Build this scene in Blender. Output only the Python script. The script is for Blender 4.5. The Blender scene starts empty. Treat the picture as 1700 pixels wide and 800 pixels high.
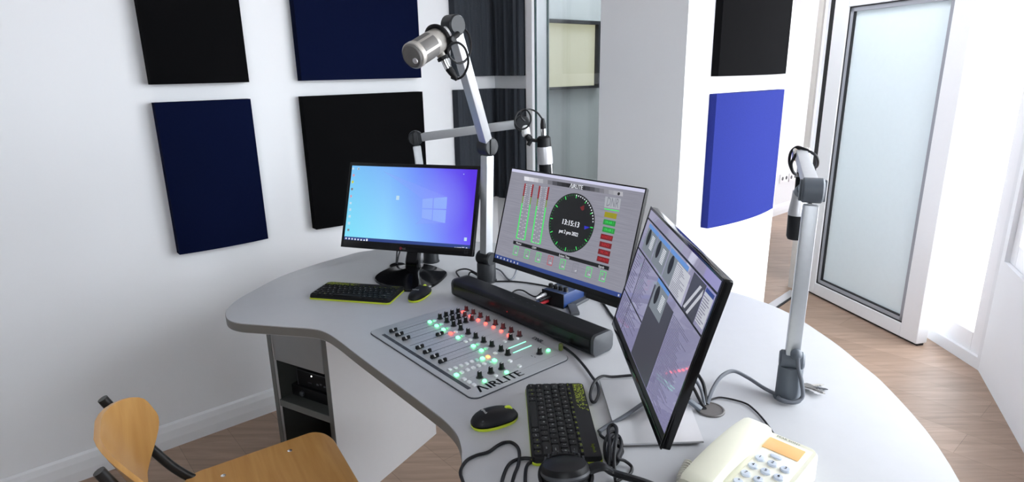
import bpy, bmesh, math, random
from mathutils import Vector, Matrix, Euler
random.seed(7)
PI = math.pi
S = bpy.context.scene
COL = S.collection
V3 = Vector

# ------------------------------------------------------------------ camera (solved from the photograph)
F, PITCH, ROLL, CZ, DZ = 1020.0, math.radians(15.64), math.radians(-.99), 1.478, 0.75
_f = V3((0, math.cos(PITCH), -math.sin(PITCH))); _r = V3((1, 0, 0)); _u = _r.cross(_f)
_c, _s = math.cos(ROLL), math.sin(ROLL)
CR, CU, CF = _c*_r + _s*_u, -_s*_r + _c*_u, _f
CAM = V3((0, 0, CZ))
def ray(x, y): return CR*((x-850)/F) + CU*(-(y-400)/F) + CF
def at(x, y, z=DZ):
    d = ray(x, y); return CAM + d*((z-CZ)/d.z)
def dep(x, y, Y):
    d = ray(x, y); return CAM + d*(Y/d.y)
def onpl(x, y, p, n):
    d = ray(x, y); return CAM + d*((p-CAM).dot(n)/d.dot(n))
cam = bpy.data.cameras.new('camera'); camo = bpy.data.objects.new('camera', cam); COL.objects.link(camo)
cam.sensor_fit = 'HORIZONTAL'; cam.sensor_width = 36; cam.lens = 36*F/1700; cam.clip_start = .02
camo.matrix_world = Matrix(((CR.x, CU.x, -CF.x, 0), (CR.y, CU.y, -CF.y, 0), (CR.z, CU.z, -CF.z, CZ), (0, 0, 0, 1)))
S.camera = camo

# ------------------------------------------------------------------ materials
def lin(c):
    return tuple(((v/255)/12.92 if v/255 <= .04045 else ((v/255+.055)/1.055)**2.4) for v in c)
MATS = {}
def mat(name, rgb, rough=.5, metal=0, spec=.5, noise=0, nscale=40, bump=0, bscale=400, coat=0, alpha=None):
    m = bpy.data.materials.new(name); m.use_nodes = True; nt = m.node_tree; b = nt.nodes['Principled BSDF']
    c = (*rgb, 1)
    b.inputs['Base Color'].default_value = c; b.inputs['Roughness'].default_value = rough
    b.inputs['Metallic'].default_value = metal; b.inputs['Specular IOR Level'].default_value = spec
    b.inputs['Coat Weight'].default_value = coat; b.inputs['Coat Roughness'].default_value = .05
    tc = nt.nodes.new('ShaderNodeTexCoord')
    if noise:
        n = nt.nodes.new('ShaderNodeTexNoise'); n.inputs['Scale'].default_value = nscale; n.inputs['Detail'].default_value = 4
        r = nt.nodes.new('ShaderNodeMapRange'); r.inputs[3].default_value = 1-noise; r.inputs[4].default_value = 1+noise
        x = nt.nodes.new('ShaderNodeMix'); x.data_type = 'RGBA'; x.blend_type = 'MULTIPLY'; x.inputs[0].default_value = 1
        nt.links.new(tc.outputs['Object'], n.inputs['Vector']); nt.links.new(n.outputs['Fac'], r.inputs[0])
        x.inputs[6].default_value = c; nt.links.new(r.outputs[0], x.inputs[7]); nt.links.new(x.outputs[2], b.inputs['Base Color'])
    if bump:
        n = nt.nodes.new('ShaderNodeTexNoise'); n.inputs['Scale'].default_value = bscale
        bp = nt.nodes.new('ShaderNodeBump'); bp.inputs['Strength'].default_value = bump; bp.inputs['Distance'].default_value = .002
        nt.links.new(tc.outputs['Object'], n.inputs['Vector']); nt.links.new(n.outputs['Fac'], bp.inputs['Height'])
        nt.links.new(bp.outputs[0], b.inputs['Normal'])
    MATS[name] = m
    return m
def emat(name, rgb, strength=1.0, base=.02, rough=.4):
    m = mat(name, (base,)*3, rough, spec=.3); b = m.node_tree.nodes['Principled BSDF']
    b.inputs['Emission Color'].default_value = (*lin(rgb), 1); b.inputs['Emission Strength'].default_value = strength
    return m
def glass(name, tint, rough=.02, refl=.06):
    m = bpy.data.materials.new(name); m.use_nodes = True; nt = m.node_tree; nt.nodes.clear()
    o = nt.nodes.new('ShaderNodeOutputMaterial'); t = nt.nodes.new('ShaderNodeBsdfTransparent'); g = nt.nodes.new('ShaderNodeBsdfGlossy')
    t.inputs[0].default_value = (*tint, 1); g.inputs['Roughness'].default_value = rough
    lw = nt.nodes.new('ShaderNodeLayerWeight'); lw.inputs[0].default_value = .5
    pw = nt.nodes.new('ShaderNodeMath'); pw.operation = 'POWER'; pw.inputs[1].default_value = 4; nt.links.new(lw.outputs['Facing'], pw.inputs[0])
    fr = nt.nodes.new('ShaderNodeMath'); fr.operation = 'MULTIPLY_ADD'; fr.inputs[1].default_value = .9; fr.inputs[2].default_value = .03; nt.links.new(pw.outputs[0], fr.inputs[0])
    mx = nt.nodes.new('ShaderNodeMixShader')
    nt.links.new(fr.outputs[0], mx.inputs[0]); nt.links.new(t.outputs[0], mx.inputs[1]); nt.links.new(g.outputs[0], mx.inputs[2])
    nt.links.new(mx.outputs[0], o.inputs[0]); MATS[name] = m
    return m
WALLM = mat('white_paint', (.80, .81, .83), .85, spec=.15, noise=.015, nscale=3, bump=.05, bscale=120)
CEILM = mat('ceiling_paint', (.82, .82, .82), .9, spec=.1, noise=.01)
SKIRT = mat('skirting_paint', (.78, .79, .81), .45, noise=.01)
PVC = mat('white_upvc', (.84, .84, .86), .3, noise=.01)
GREYW = mat('grey_green_paint', (.37, .385, .385), .9, noise=.02)
DESKM = mat('grey_laminate', (.44, .445, .465), .42, spec=.4, noise=.03, nscale=30, bump=.03, bscale=600)
EDGE = mat('edge_band', (.17, .165, .155), .5, noise=.03)
CARC = mat('cabinet_laminate', (.62, .62, .63), .5, noise=.02)
CEDGE = mat('cabinet_edge', (.13, .135, .13), .5, noise=.03)
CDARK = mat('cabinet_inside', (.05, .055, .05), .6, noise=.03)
DRAW = mat('drawer_laminate', (.26, .265, .27), .5, noise=.02)
BLKF = mat('black_fabric', (.0035, .0035, .004), .95, spec=.05, noise=.3, nscale=300, bump=.3, bscale=900)
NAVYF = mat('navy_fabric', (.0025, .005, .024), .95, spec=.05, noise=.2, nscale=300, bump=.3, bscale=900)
BLUEF = mat('blue_fabric', (.016, .024, .16), .9, spec=.1, noise=.2, nscale=260, bump=.3, bscale=900)
CHARF = mat('charcoal_fabric', (.040, .046, .056), .95, spec=.1, noise=.3, nscale=300, bump=.3, bscale=900)
BLKG = mat('black_gloss', (.004, .004, .005), .12, spec=.4, noise=.1)
BLKP = mat('black_plastic', (.005, .005, .006), .45, spec=.25, noise=.1)
BLKS = mat('black_satin', (.006, .0065, .008), .5, spec=.25, noise=.1, bump=.1, bscale=900)
KEYM = mat('key_plastic', (.005, .005, .0055), .5, spec=.25, noise=.1)
DGREY = mat('dark_grey_plastic', (.05, .053, .06), .5, noise=.05)
JOINT = mat('joint_plastic', (.014, .016, .019), .45, spec=.35, noise=.05)
GRIPM = mat('slate_plastic', (.085, .10, .12), .5, noise=.05)
LIME = mat('lime_plastic', (.50, .62, .03), .45, noise=.03)
ALU = mat('brushed_aluminium', (.50, .515, .54), .4, metal=.45, noise=.05, nscale=80)
ALUD = mat('anodised_plate', (.46, .475, .495), .42, metal=.25, noise=.03, nscale=60)
SILV = mat('silver_plastic', (.55, .55, .57), .35, metal=.5, noise=.03)
CHROME = mat('chrome', (.75, .75, .75), .15, metal=1, noise=.02)
MICB = mat('champagne_metal', (.44, .42, .39), .42, metal=.4, noise=.03)
MICG = mat('mic_mesh', (.15, .145, .14), .6, metal=.4, noise=.35, nscale=900)
WHITEP = mat('white_plastic', (.75, .76, .77), .4, noise=.02)
CABLE = mat('cable_rubber', (.006, .006, .008), .5, spec=.3, noise=.1)
CABG = mat('grey_cable_rubber', (.10, .11, .13), .5, noise=.05)
INK = mat('dark_print', (.035, .04, .05), .6, noise=.05)
INKL = mat('groove_print', (.22, .235, .25), .6, noise=.05)
INKW = mat('white_print', (.62, .62, .62), .6, noise=.05)
IVORY = mat('ivory_plastic', (.74, .73, .60), .4, noise=.02)
IVORYL = mat('ivory_light', (.80, .79, .70), .4, noise=.02)
PHBTN = mat('pale_button', (.58, .64, .74), .3, noise=.02)
LCD = mat('amber_display', (.78, .46, .19), .25, noise=.03)
BLUEM = mat('blue_enamel', (.010, .032, .12), .35, noise=.05)
REDP = mat('red_plastic', (.5, .02, .03), .4, noise=.05)
KNOBR = mat('red_glow_on_black', (.06, .004, .007), .4, noise=.1)  # black knobs; the red tint stands in for glow from the red buttons
BTNW = mat('clear_white_button', (.82, .85, .85), .3, noise=.02)
BTNG = mat('pale_green_button', (.50, .82, .72), .3, noise=.02)
STEELB = mat('black_steel', (.012, .012, .012), .35, noise=.1)
GASK = mat('black_gasket', (.01, .01, .012), .6, noise=.1)
GREYB = mat('glazing_bead', (.35, .36, .40), .4, noise=.03)
BEIGE = mat('jamb_shade_beige', (.50, .47, .44), .6, noise=.02)  # white jamb's shaded side, its shade put into the colour
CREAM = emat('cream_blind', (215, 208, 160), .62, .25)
GLASSC = glass('clear_glass', (.94, .955, .955))
GLASSE = mat('glass_edge', (.03, .07, .075), .2, noise=.05)
GLASSW = mat('frosted_glass', (.78, .87, .91), .25, noise=.02)
# wood seat
def wood(name, a, b, sc, rough, stretch=(1, 12, 1), coat=.2):
    m = mat(name, a, rough, coat=coat); nt = m.node_tree; bs = nt.nodes['Principled BSDF']
    tc = nt.nodes.new('ShaderNodeTexCoord'); mp = nt.nodes.new('ShaderNodeMapping'); mp.inputs['Scale'].default_value = stretch
    n = nt.nodes.new('ShaderNodeTexNoise'); n.inputs['Scale'].default_value = sc; n.inputs['Detail'].default_value = 6; n.inputs['Distortion'].default_value = .6
    r = nt.nodes.new('ShaderNodeValToRGB'); r.color_ramp.elements[0].position = .3; r.color_ramp.elements[1].position = .7
    r.color_ramp.elements[0].color = (*a, 1); r.color_ramp.elements[1].color = (*b, 1)
    L = nt.links.new; L(tc.outputs['Object'], mp.inputs[0]); L(mp.outputs[0], n.inputs['Vector']); L(n.outputs['Fac'], r.inputs[0]); L(r.outputs[0], bs.inputs['Base Color'])
    return m
PLY = wood('beech_plywood', (.50, .25, .065), (.60, .33, .105), 4, .35)
PLYE = wood('plywood_edge', (.30, .13, .035), (.40, .19, .06), 4, .5)
def floor_mat(ang):
    m = mat('oak_planks', (.3, .2, .15), .45); nt = m.node_tree; bs = nt.nodes['Principled BSDF']; L = nt.links.new
    tc = nt.nodes.new('ShaderNodeTexCoord'); mp = nt.nodes.new('ShaderNodeMapping'); mp.inputs['Rotation'].default_value = (0, 0, -ang)
    br = nt.nodes.new('ShaderNodeTexBrick'); br.inputs['Scale'].default_value = 1; br.offset = .37
    br.inputs['Brick Width'].default_value = 1.3; br.inputs['Row Height'].default_value = .19; br.inputs['Mortar Size'].default_value = .0009
    br.inputs['Color1'].default_value = (.30, .205, .15, 1); br.inputs['Color2'].default_value = (.36, .25, .185, 1); br.inputs['Mortar'].default_value = (.20, .14, .10, 1)
    m2 = nt.nodes.new('ShaderNodeMapping'); m2.inputs['Rotation'].default_value = (0, 0, -ang); m2.inputs['Scale'].default_value = (1.2, 14, 1)
    n = nt.nodes.new('ShaderNodeTexNoise'); n.inputs['Scale'].default_value = 3; n.inputs['Detail'].default_value = 7; n.inputs['Distortion'].default_value = .8
    rg = nt.nodes.new('ShaderNodeMapRange'); rg.inputs[1].default_value = .3; rg.inputs[2].default_value = .7; rg.inputs[3].default_value = .78; rg.inputs[4].default_value = 1.15
    x = nt.nodes.new('ShaderNodeMix'); x.data_type = 'RGBA'; x.blend_type = 'MULTIPLY'; x.inputs[0].default_value = 1
    L(tc.outputs['Object'], mp.inputs[0]); L(mp.outputs[0], br.inputs['Vector']); L(tc.outputs['Object'], m2.inputs[0]); L(m2.outputs[0], n.inputs['Vector'])
    L(n.outputs['Fac'], rg.inputs[0]); L(br.outputs['Color'], x.inputs[6]); L(rg.outputs[0], x.inputs[7]); L(x.outputs[2], bs.inputs['Base Color'])
    return m

# ------------------------------------------------------------------ mesh builder
_TXT = {}
def text_geo(s):
    if s not in _TXT:
        cu = bpy.data.curves.new('t', 'FONT'); cu.body = s; cu.size = 1; cu.align_x = 'CENTER'; cu.align_y = 'CENTER'; cu.resolution_u = 2
        o = bpy.data.objects.new('t', cu); COL.objects.link(o); bpy.context.view_layer.update()
        me = bpy.data.meshes.new_from_object(o.evaluated_get(bpy.context.evaluated_depsgraph_get()))
        _TXT[s] = ([v.co.copy() for v in me.vertices], [tuple(p.vertices) for p in me.polygons])
        bpy.data.objects.remove(o); bpy.data.curves.remove(cu); bpy.data.meshes.remove(me)
    return _TXT[s]
def frame(o, x, y):
    """matrix with origin o, x axis x, y axis y (made perpendicular), z = x cross y"""
    x = V3(x).normalized(); z = x.cross(V3(y)).normalized(); y = z.cross(x)
    return Matrix(((x.x, y.x, z.x, o[0]), (x.y, y.y, z.y, o[1]), (x.z, y.z, z.z, o[2]), (0, 0, 0, 1)))
def zframe(p, d):
    d = V3(d).normalized(); a = V3((0, 0, 1)) if abs(d.z) < .9 else V3((1, 0, 0))
    x = a.cross(d).normalized(); y = d.cross(x)
    return Matrix(((x.x, y.x, d.x, p[0]), (x.y, y.y, d.y, p[1]), (x.z, y.z, d.z, p[2]), (0, 0, 0, 1)))
def rrect(w, h, r, n=5, cx=0, cy=0):
    out = []
    for (sx, sy, a0) in ((1, 1, 0), (-1, 1, 90), (-1, -1, 180), (1, -1, 270)):
        for i in range(n+1):
            a = math.radians(a0+90*i/n); out.append((cx+sx*(w/2-r)+r*math.cos(a), cy+sy*(h/2-r)+r*math.sin(a)))
    return out
def spline(pts, n=8, closed=False):
    pts = [V3(p) if len(p) == 3 else V3((*p, 0)) for p in pts]; m = len(pts); out = []
    for i in range(m if closed else m-1):
        if closed: p0, p1, p2, p3 = pts[i-1], pts[i], pts[(i+1) % m], pts[(i+2) % m]
        else: p0, p1, p2, p3 = pts[max(i-1, 0)], pts[i], pts[i+1], pts[min(i+2, m-1)]
        for k in range(n):
            t = k/n
            out.append(.5*((2*p1)+(p2-p0)*t+(2*p0-5*p1+4*p2-p3)*t*t+(3*p1-p0-3*p2+p3)*t**3))
    if not closed: out.append(pts[-1])
    return out
class MB:
    def __init__(s): s.bm = bmesh.new()
    def _bev(s, fs, b, seg=2):
        es = {e for f in fs for e in f.edges}
        if b: bmesh.ops.bevel(s.bm, geom=list(es), offset=b, segments=seg, affect='EDGES', profile=.6, clamp_overlap=True)
    def box(s, c, size, M=None, b=0, seg=2):
        M = M or Matrix(); vs = []
        for i in (-1, 1):
            for j in (-1, 1):
                for k in (-1, 1): vs.append(s.bm.verts.new(M @ V3((c[0]+i*size[0]/2, c[1]+j*size[1]/2, c[2]+k*size[2]/2))))
        fs = [s.bm.faces.new([vs[q] for q in f]) for f in ((0, 1, 3, 2), (4, 6, 7, 5), (0, 4, 5, 1), (2, 3, 7, 6), (0, 2, 6, 4), (1, 5, 7, 3))]
        s._bev(fs, b, seg); return s
    def prism(s, out, z0, z1, M=None, b=0, seg=2, top=None):
        """outline extruded z0..z1; b bevels the rims; top: optional second outline at z1"""
        M = M or Matrix(); n = len(out); top = top or out
        lo = [s.bm.verts.new(M @ V3((p[0], p[1], z0))) for p in out]; hi = [s.bm.verts.new(M @ V3((p[0], p[1], z1))) for p in top]
        f1 = s.bm.faces.new(hi); f0 = s.bm.faces.new(lo[::-1])
        for i in range(n): s.bm.faces.new((lo[i], lo[(i+1) % n], hi[(i+1) % n], hi[i]))
        if b: bmesh.ops.bevel(s.bm, geom=list(f1.edges)+list(f0.edges), offset=b, segments=seg, affect='EDGES', profile=.6, clamp_overlap=True)
        return s
    def lathe(s, prof, M=None, seg=24, arc=None):
        M = M or Matrix(); rings = []
        for (r, z) in prof:
            if r < 1e-6: rings.append([s.bm.verts.new(M @ V3((0, 0, z)))])
            else: rings.append([s.bm.verts.new(M @ V3((r*math.cos(2*PI*i/seg), r*math.sin(2*PI*i/seg), z))) for i in range(seg)])
        for a, b in zip(rings, rings[1:]):
            for i in range(seg):
                j = (i+1) % seg
                if len(a) == 1 and len(b) == 1: continue
                if len(a) == 1: s.bm.faces.new((a[0], b[j], b[i]))
                elif len(b) == 1: s.bm.faces.new((a[i], a[j], b[0]))
                else: s.bm.faces.new((a[i], a[j], b[j], b[i]))
        if len(rings[0]) > 1: s.bm.faces.new(rings[0][::-1])
        if len(rings[-1]) > 1: s.bm.faces.new(rings[-1])
        return s
    def cyl(s, p0, p1, r, r1=None, seg=20, b=0):
        p0, p1 = V3(p0), V3(p1); h = (p1-p0).length; r1 = r if r1 is None else r1
        b = min(b, h/3)
        prof = [(r-b, 0), (r, b), (r1, h-b), (r1-b, h)] if b else [(r, 0), (r1, h)]
        return s.lathe(prof, zframe(p0, p1-p0), seg)
    def tube(s, pts, r, n=8, seg=8, closed=False, flat=1):
        path = spline(pts, n, closed) if n else [V3(p) for p in pts]; m = len(path); rings = []
        up = None
        for i, p in enumerate(path):
            d = (path[(i+1) % m]-path[i-1]) if closed else (path[min(i+1, m-1)]-path[max(i-1, 0)])
            if d.length < 1e-9: d = V3((0, 0, 1))
            d.normalize()
            if up is None: up = V3((0, 0, 1)) if abs(d.z) < .9 else V3((1, 0, 0))
            x = up.cross(d)
            if x.length < 1e-5: x = V3((1, 0, 0)).cross(d)
            x.normalize(); y = d.cross(x); up = y
            rr = r(i/max(m-1, 1)) if callable(r) else r
            rings.append([s.bm.verts.new(p+x*rr*math.cos(2*PI*k/seg)+y*rr*flat*math.sin(2*PI*k/seg)) for k in range(seg)])
        for a, b in zip(rings, rings[1:]+([rings[0]] if closed else [])):
            for k in range(seg): s.bm.faces.new((a[k], a[(k+1) % seg], b[(k+1) % seg], b[k]))
        if not closed: s.bm.faces.new(rings[0][::-1]); s.bm.faces.new(rings[-1])
        return s
    def bar(s, p0, p1, w, h, up=(0, 0, 1), b=0):
        """rectangular bar from p0 to p1; w across, h along the up-ish side"""
        p0, p1 = V3(p0), V3(p1); d = (p1-p0); L = d.length; d.normalize(); x = d.cross(V3(up)).normalized(); y = x.cross(d)
        M = Matrix(((x.x, y.x, d.x, p0.x), (x.y, y.y, d.y, p0.y), (x.z, y.z, d.z, p0.z), (0, 0, 0, 1)))
        # right handed: x cross y should equal -d or d ; flip handled by recalc normals
        return s.box((0, 0, L/2), (w, h, L), M, b)
    def poly(s, pts):
        s.bm.faces.new([s.bm.verts.new(V3(p)) for p in pts]); return s
    def grid(s, fn, nu, nv, cu=False):
        vs = [[s.bm.verts.new(V3(fn(i/nu, j/nv))) for j in range(nv+1)] for i in range(nu if cu else nu+1)]
        for i in range(nu):
            for j in range(nv): s.bm.faces.new((vs[i][j], vs[(i+1) % len(vs)][j], vs[(i+1) % len(vs)][j+1], vs[i][j+1]))
        return s
    def text(s, t, size, M, sx=1.0, bold=0):
        vs, fs = text_geo(t)
        for o in ((0,) if not bold else (-bold, 0, bold)):
            vv = [s.bm.verts.new(M @ V3((v.x*size*sx+o*size, v.y*size, 0))) for v in vs]
            for f in fs:
                try: s.bm.faces.new([vv[i] for i in f])
                except ValueError: pass
        return s
    def sphere(s, c, r, M=None, seg=16, sc=(1, 1, 1)):
        T = Matrix.Translation(V3(c)) @ (M or Matrix()) @ Matrix.Diagonal((*sc, 1))
        bmesh.ops.create_uvsphere(s.bm, u_segments=seg, v_segments=seg//2, radius=r, matrix=T); return s
    def mesh(s, name, m, W=None, smooth=True, ang=35, recalc=True):
        me = bpy.data.meshes.new(name)
        if recalc: bmesh.ops.recalc_face_normals(s.bm, faces=s.bm.faces[:])
        if W is not None: s.bm.transform(W.inverted())
        s.bm.to_mesh(me); s.bm.free()
        if smooth:
            me.shade_smooth(); me.set_sharp_from_angle(angle=math.radians(ang))
        for mm in (m if isinstance(m, (list, tuple)) else [m]): me.materials.append(mm)
        return me
WM = {}
def thing(name, label, cat, loc=(0, 0, 0), rotz=0, group=None):
    o = bpy.data.objects.new(name, None); COL.objects.link(o); o.empty_display_size = .05
    o.location = loc; o.rotation_euler = (0, 0, rotz); o['label'] = label; o['category'] = cat
    if group: o['group'] = group
    WM[o] = Matrix.Translation(V3(loc)) @ Matrix.Rotation(rotz, 4, 'Z')
    return o
def part(name, mb, m, parent, world=True, label=None, smooth=True, recalc=True, kind=None):
    """world: the mesh was built in world coordinates"""
    W = WM[parent]
    o = bpy.data.objects.new(name, mb.mesh(name, m, W if world else None, smooth, recalc=recalc)); COL.objects.link(o); o.parent = parent
    WM[o] = W.copy()
    if label: o['label'] = label
    if kind: o['kind'] = kind
    return o
def solo(name, mb, m, label, cat, group=None, smooth=True, loc=None):
    """a thing that is one mesh; origin moved to its base"""
    me = mb.mesh(name, m, None, smooth)
    if loc is None:
        xs = [v.co for v in me.vertices]; loc = V3((sum(v.x for v in xs)/len(xs), sum(v.y for v in xs)/len(xs), min(v.z for v in xs)))
    me.transform(Matrix.Translation(-V3(loc)))
    o = bpy.data.objects.new(name, me); COL.objects.link(o); o.location = loc; o['label'] = label; o['category'] = cat
    if group: o['group'] = group
    WM[o] = Matrix.Translation(V3(loc))
    return o
def struct(name, mb, m, parent=None, smooth=False, recalc=True):
    o = bpy.data.objects.new(name, mb.mesh(name, m, None, smooth, recalc=recalc)); COL.objects.link(o)
    if parent: o.parent = parent
    else: o['kind'] = 'structure'
    WM[o] = Matrix()
    return o
# ------------------------------------------------------------------ the room
A0, A1 = at(262, 748, 0), at(455, 679, 0)
TH = math.radians(40.35)
dA = V3((math.cos(TH), math.sin(TH), 0)); nA = V3((math.sin(TH), -math.cos(TH), 0))      # along the left wall / out of it
dB = nA.copy(); nB = -dA                                                                 # along the window wall / out of it
_m = (A0+A1)/2
OA = _m - dA*_m.dot(dA); OA.z = 0
UP = V3((0, 0, 1))
def wa(s, z, o=0): return OA + dA*s + UP*z + nA*o
SC = (onpl(822, 148, OA, nA)-OA).dot(dA)
CB = OA + dA*SC
def wb(t, z, o=0): return CB + dB*t + UP*z + nB*o
TP = 1.175
PC = wb(TP, 0)
def wp(s, z, o=0): return PC + dA*s + UP*z + nA*o
HC = 2.70
def slab(mb, p, q, z0, z1, n, th):
    """wall slab between floor points p and q, thickness th on the -n side"""
    a, b = V3(p), V3(q); return mb.prism([(a.x, a.y), (b.x, b.y), (b.x-n.x*th, b.y-n.y*th), (a.x-n.x*th, a.y-n.y*th)], z0, z1)
struct('wall_left', slab(MB(), wa(-1.9, 0), wa(SC+.12, 0), 0, HC, nA, .12), WALLM)
# window wall with an opening
T0, T1, WZ0, WZ1, WD = .262, .735, .80, 2.45, .135
mb = MB(); slab(mb, wb(0, 0), wb(T0, 0), 0, HC, nB, WD); slab(mb, wb(T0, 0), wb(T1, 0), 0, WZ0, nB, WD); slab(mb, wb(T0, 0), wb(T1, 0), WZ1, HC, nB, WD)
struct('wall_back', mb, WALLM)
struct('wall_pillar', MB().prism([tuple(p.xy) for p in (wb(T1, 0), PC, wp(.825, 0), wb(T1, 0, -.825))], 0, HC), WALLM)
# studio window
def fr(t, z, o): return wb(t, z, o)
mb = MB()
MBW = frame(wb(0, 0), dB, UP)       # x along the wall, y up, z toward the wall's back or front
sgn = 1 if (MBW.to_3x3() @ V3((0, 0, 1))).dot(nB) > 0 else -1
def wbox(mb, t0, t1, z0, z1, o0, o1, b=0):
    return mb.box(((t0+t1)/2, (z0+z1)/2, sgn*(o0+o1)/2), (abs(t1-t0), abs(z1-z0), abs(o1-o0)), MBW, b)
wbox(mb, T0-.004, T0+.045, WZ0, WZ1, .012, -.02, .003); wbox(mb, T0, T1, WZ0, WZ0+.05, .012, -.02, .003); wbox(mb, T0, T1, WZ1-.05, WZ1, .012, -.02, .003)
wbox(mb, T0-.002, T0+.012, WZ0, WZ1, -.02, -WD); wbox(mb, T0, T1, WZ0-.0, WZ0+.012, -.02, -WD)
win = struct('window_1', mb, PVC)
g = MB(); wbox(g, T0+.045, T1, WZ0+.05, WZ1-.05, -.006, -.012); wbox(g, T0+.012, T1, WZ0+.012, WZ1, -.120, -.128)
gp = struct('glass_pane', g, GLASSC, win)
g = MB(); wbox(g, T0+.0445, T0+.050, WZ0+.05, WZ1-.05, -.004, -.0145); wbox(g, T0+.010, T0+.016, WZ0+.012, WZ1, -.118, -.130)
struct('glass_edge', g, GLASSE, win)
# skirting
sk = [(0, 0), (.020, 0), (.020, .040), (.016, .075), (.010, .098), (.003, .105), (0, .105)]
mb = MB(); M = frame(wa(-1.9, 0), nA, UP)
zz = (M.to_3x3() @ V3((0, 0, 1))).dot(dA)
mb.prism(sk, 0, (SC+1.9)*(1 if zz > 0 else -1), M); struct('baseboard_left', mb, SKIRT)
mb = MB(); M = frame(wb(0, 0), nB, UP); zz = (M.to_3x3() @ V3((0, 0, 1))).dot(dB); mb.prism(sk, 0, TP*(1 if zz > 0 else -1), M); struct('baseboard_back', mb, SKIRT)
# floor, ceiling, the rest of the room
FLM = floor_mat(math.atan2(dB.y, dB.x))
struct('floor', MB().box((1.2, 3.0, -.05), (12, 14, .1)), FLM)
LX, NY, RX = wa(-1.9, 0).x, -1.9, 2.30
H0 = at(1287, 357, 0)                                       # foot of the hall wall
HOFF = H0.dot(nA)-OA.dot(nA)
def wh(s, z, o=0): return OA + dA*s + UP*z + nA*(HOFF+o)
RP, RQ = V3((RX, 2.75, 0)), V3((1.22, .45, 0))
room = [wa(-1.9, 0).xy, (LX, NY), (RQ.x, NY), RQ.xy, RP.xy, (RX, 4.35), (2.02, 4.05), wp(.825, 0).xy, PC.xy, CB.xy]
mb = MB(); mb.prism([tuple(p) for p in room], HC, HC+.1); struct('ceiling', mb, CEILM)
DIMW = mat('grey_bounce_cut', (.45, .45, .47), .95, spec=.1, noise=.05)  # unseen near and side walls, greyed to cut bounced light
NX0, NX1, NZ0, NZ1 = -.9, .4, 1.4, 2.45
mb = MB()
for (x0, x1, z0, z1) in ((LX, NX0, 0, HC), (NX1, RQ.x+.12, 0, HC), (NX0, NX1, 0, NZ0), (NX0, NX1, NZ1, HC)): mb.box(((x0+x1)/2, NY-.06, (z0+z1)/2), (x1-x0, .12, z1-z0))
struct('wall_near', mb, DIMW)
mb = MB()
for x in (NX0+.04, NX1-.04): mb.box((x, NY-.05, (NZ0+NZ1)/2), (.08, .07, NZ1-NZ0), b=.004)
for z in (NZ0+.04, NZ1-.04): mb.box(((NX0+NX1)/2, NY-.05, z), (NX1-NX0, .07, .08), b=.004)
w = struct('window_8', mb, PVC); struct('glass_pane', MB().box(((NX0+NX1)/2, NY-.05, (NZ0+NZ1)/2), (NX1-NX0-.1, .012, NZ1-NZ0-.1)), GLASSC, w)  # unseen window behind the camera, added as fill light
yl = wa(-1.9, 0).y
struct('wall_side', MB().box((LX-.06, (NY+yl)/2, HC/2), (.12, yl-NY, HC)), DIMW)
struct('ceiling_hall_light_block', MB().box((3.0, 6.0, HC+.05), (3.0, 4.4, .1)), CEILM)  # out of view, added to keep sky light off the hall wall
# right wall: glazed balcony doors between white posts, the near part an added bay that brightens the desk
WB0, WB1 = .06, 2.45
def glazed(name, p, q, cuts, first):
    d = (q-p).normalized(); n = V3((d.y, -d.x, 0))
    if n.dot(CAM-p) < 0: n = -n
    Lw = (q-p).length; Mx = frame(p, d, UP); sg = 1 if (Mx.to_3x3() @ V3((0, 0, 1))).dot(n) > 0 else -1
    def bx(mb, x0, x1, z0, z1, o0, o1, b=0): return mb.box(((x0+x1)/2, (z0+z1)/2, sg*(o0+o1)/2), (x1-x0, z1-z0, abs(o1-o0)), Mx, b)
    mb = MB(); bx(mb, 0, Lw, WB1, HC, 0, -.12); bx(mb, 0, Lw, 0, WB0, 0, -.12); bx(mb, 0, cuts[0], WB0, WB1, 0, -.12); bx(mb, cuts[-1], Lw, WB0, WB1, 0, -.12)
    struct(name, mb, WALLM)
    for i, (a, b) in enumerate(zip(cuts, cuts[1:])):
        mb = MB()
        for x in (a, b-.08): bx(mb, x, x+.08, WB0, WB1, -.02, -.09, .004)
        for z in (WB0, WB1-.10): bx(mb, a+.08, b-.08, z, z+.10, -.02, -.09, .004)
        w = struct('window_%d' % (first+i), mb, PVC); mb = MB(); bx(mb, a+.08, b-.08, WB0+.1, WB1-.1, -.05, -.06); struct('glass_pane', mb, GLASSC, w)
    c = p+d*(cuts[0]+cuts[-1])/2-n*.14+UP*(WB0+WB1)/2
    l = bpy.data.lights.new('window_portal', 'AREA'); l.shape = 'RECTANGLE'; l.size = cuts[-1]-cuts[0]; l.size_y = WB1-WB0; l.cycles.is_portal = True
    o = bpy.data.objects.new('window_portal', l); COL.objects.link(o)
    y_ = UP; x_ = y_.cross(-n).normalized(); z_ = -n     # light shines along local -Z = n
    z_ = -n; x_ = UP.cross(z_).normalized()
    o.matrix_world = Matrix(((x_.x, 0, z_.x, c.x), (x_.y, 0, z_.y, c.y), (x_.z, 1, z_.z, c.z), (0, 0, 0, 1)))
glazed('wall_right', V3((RX, 4.35, 0)), RP, [.25, 1.58], 2)
WB0 = .58
glazed('wall_added_bay', RP, RQ, [.05, 1.22, 2.40], 3)  # unseen angled glazing, added close by to light the desk's right end
struct('wall_corner', MB().box((RQ.x+.06, (NY+RQ.y)/2, HC/2), (.12, RQ.y-NY, HC)), WALLM)
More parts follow.
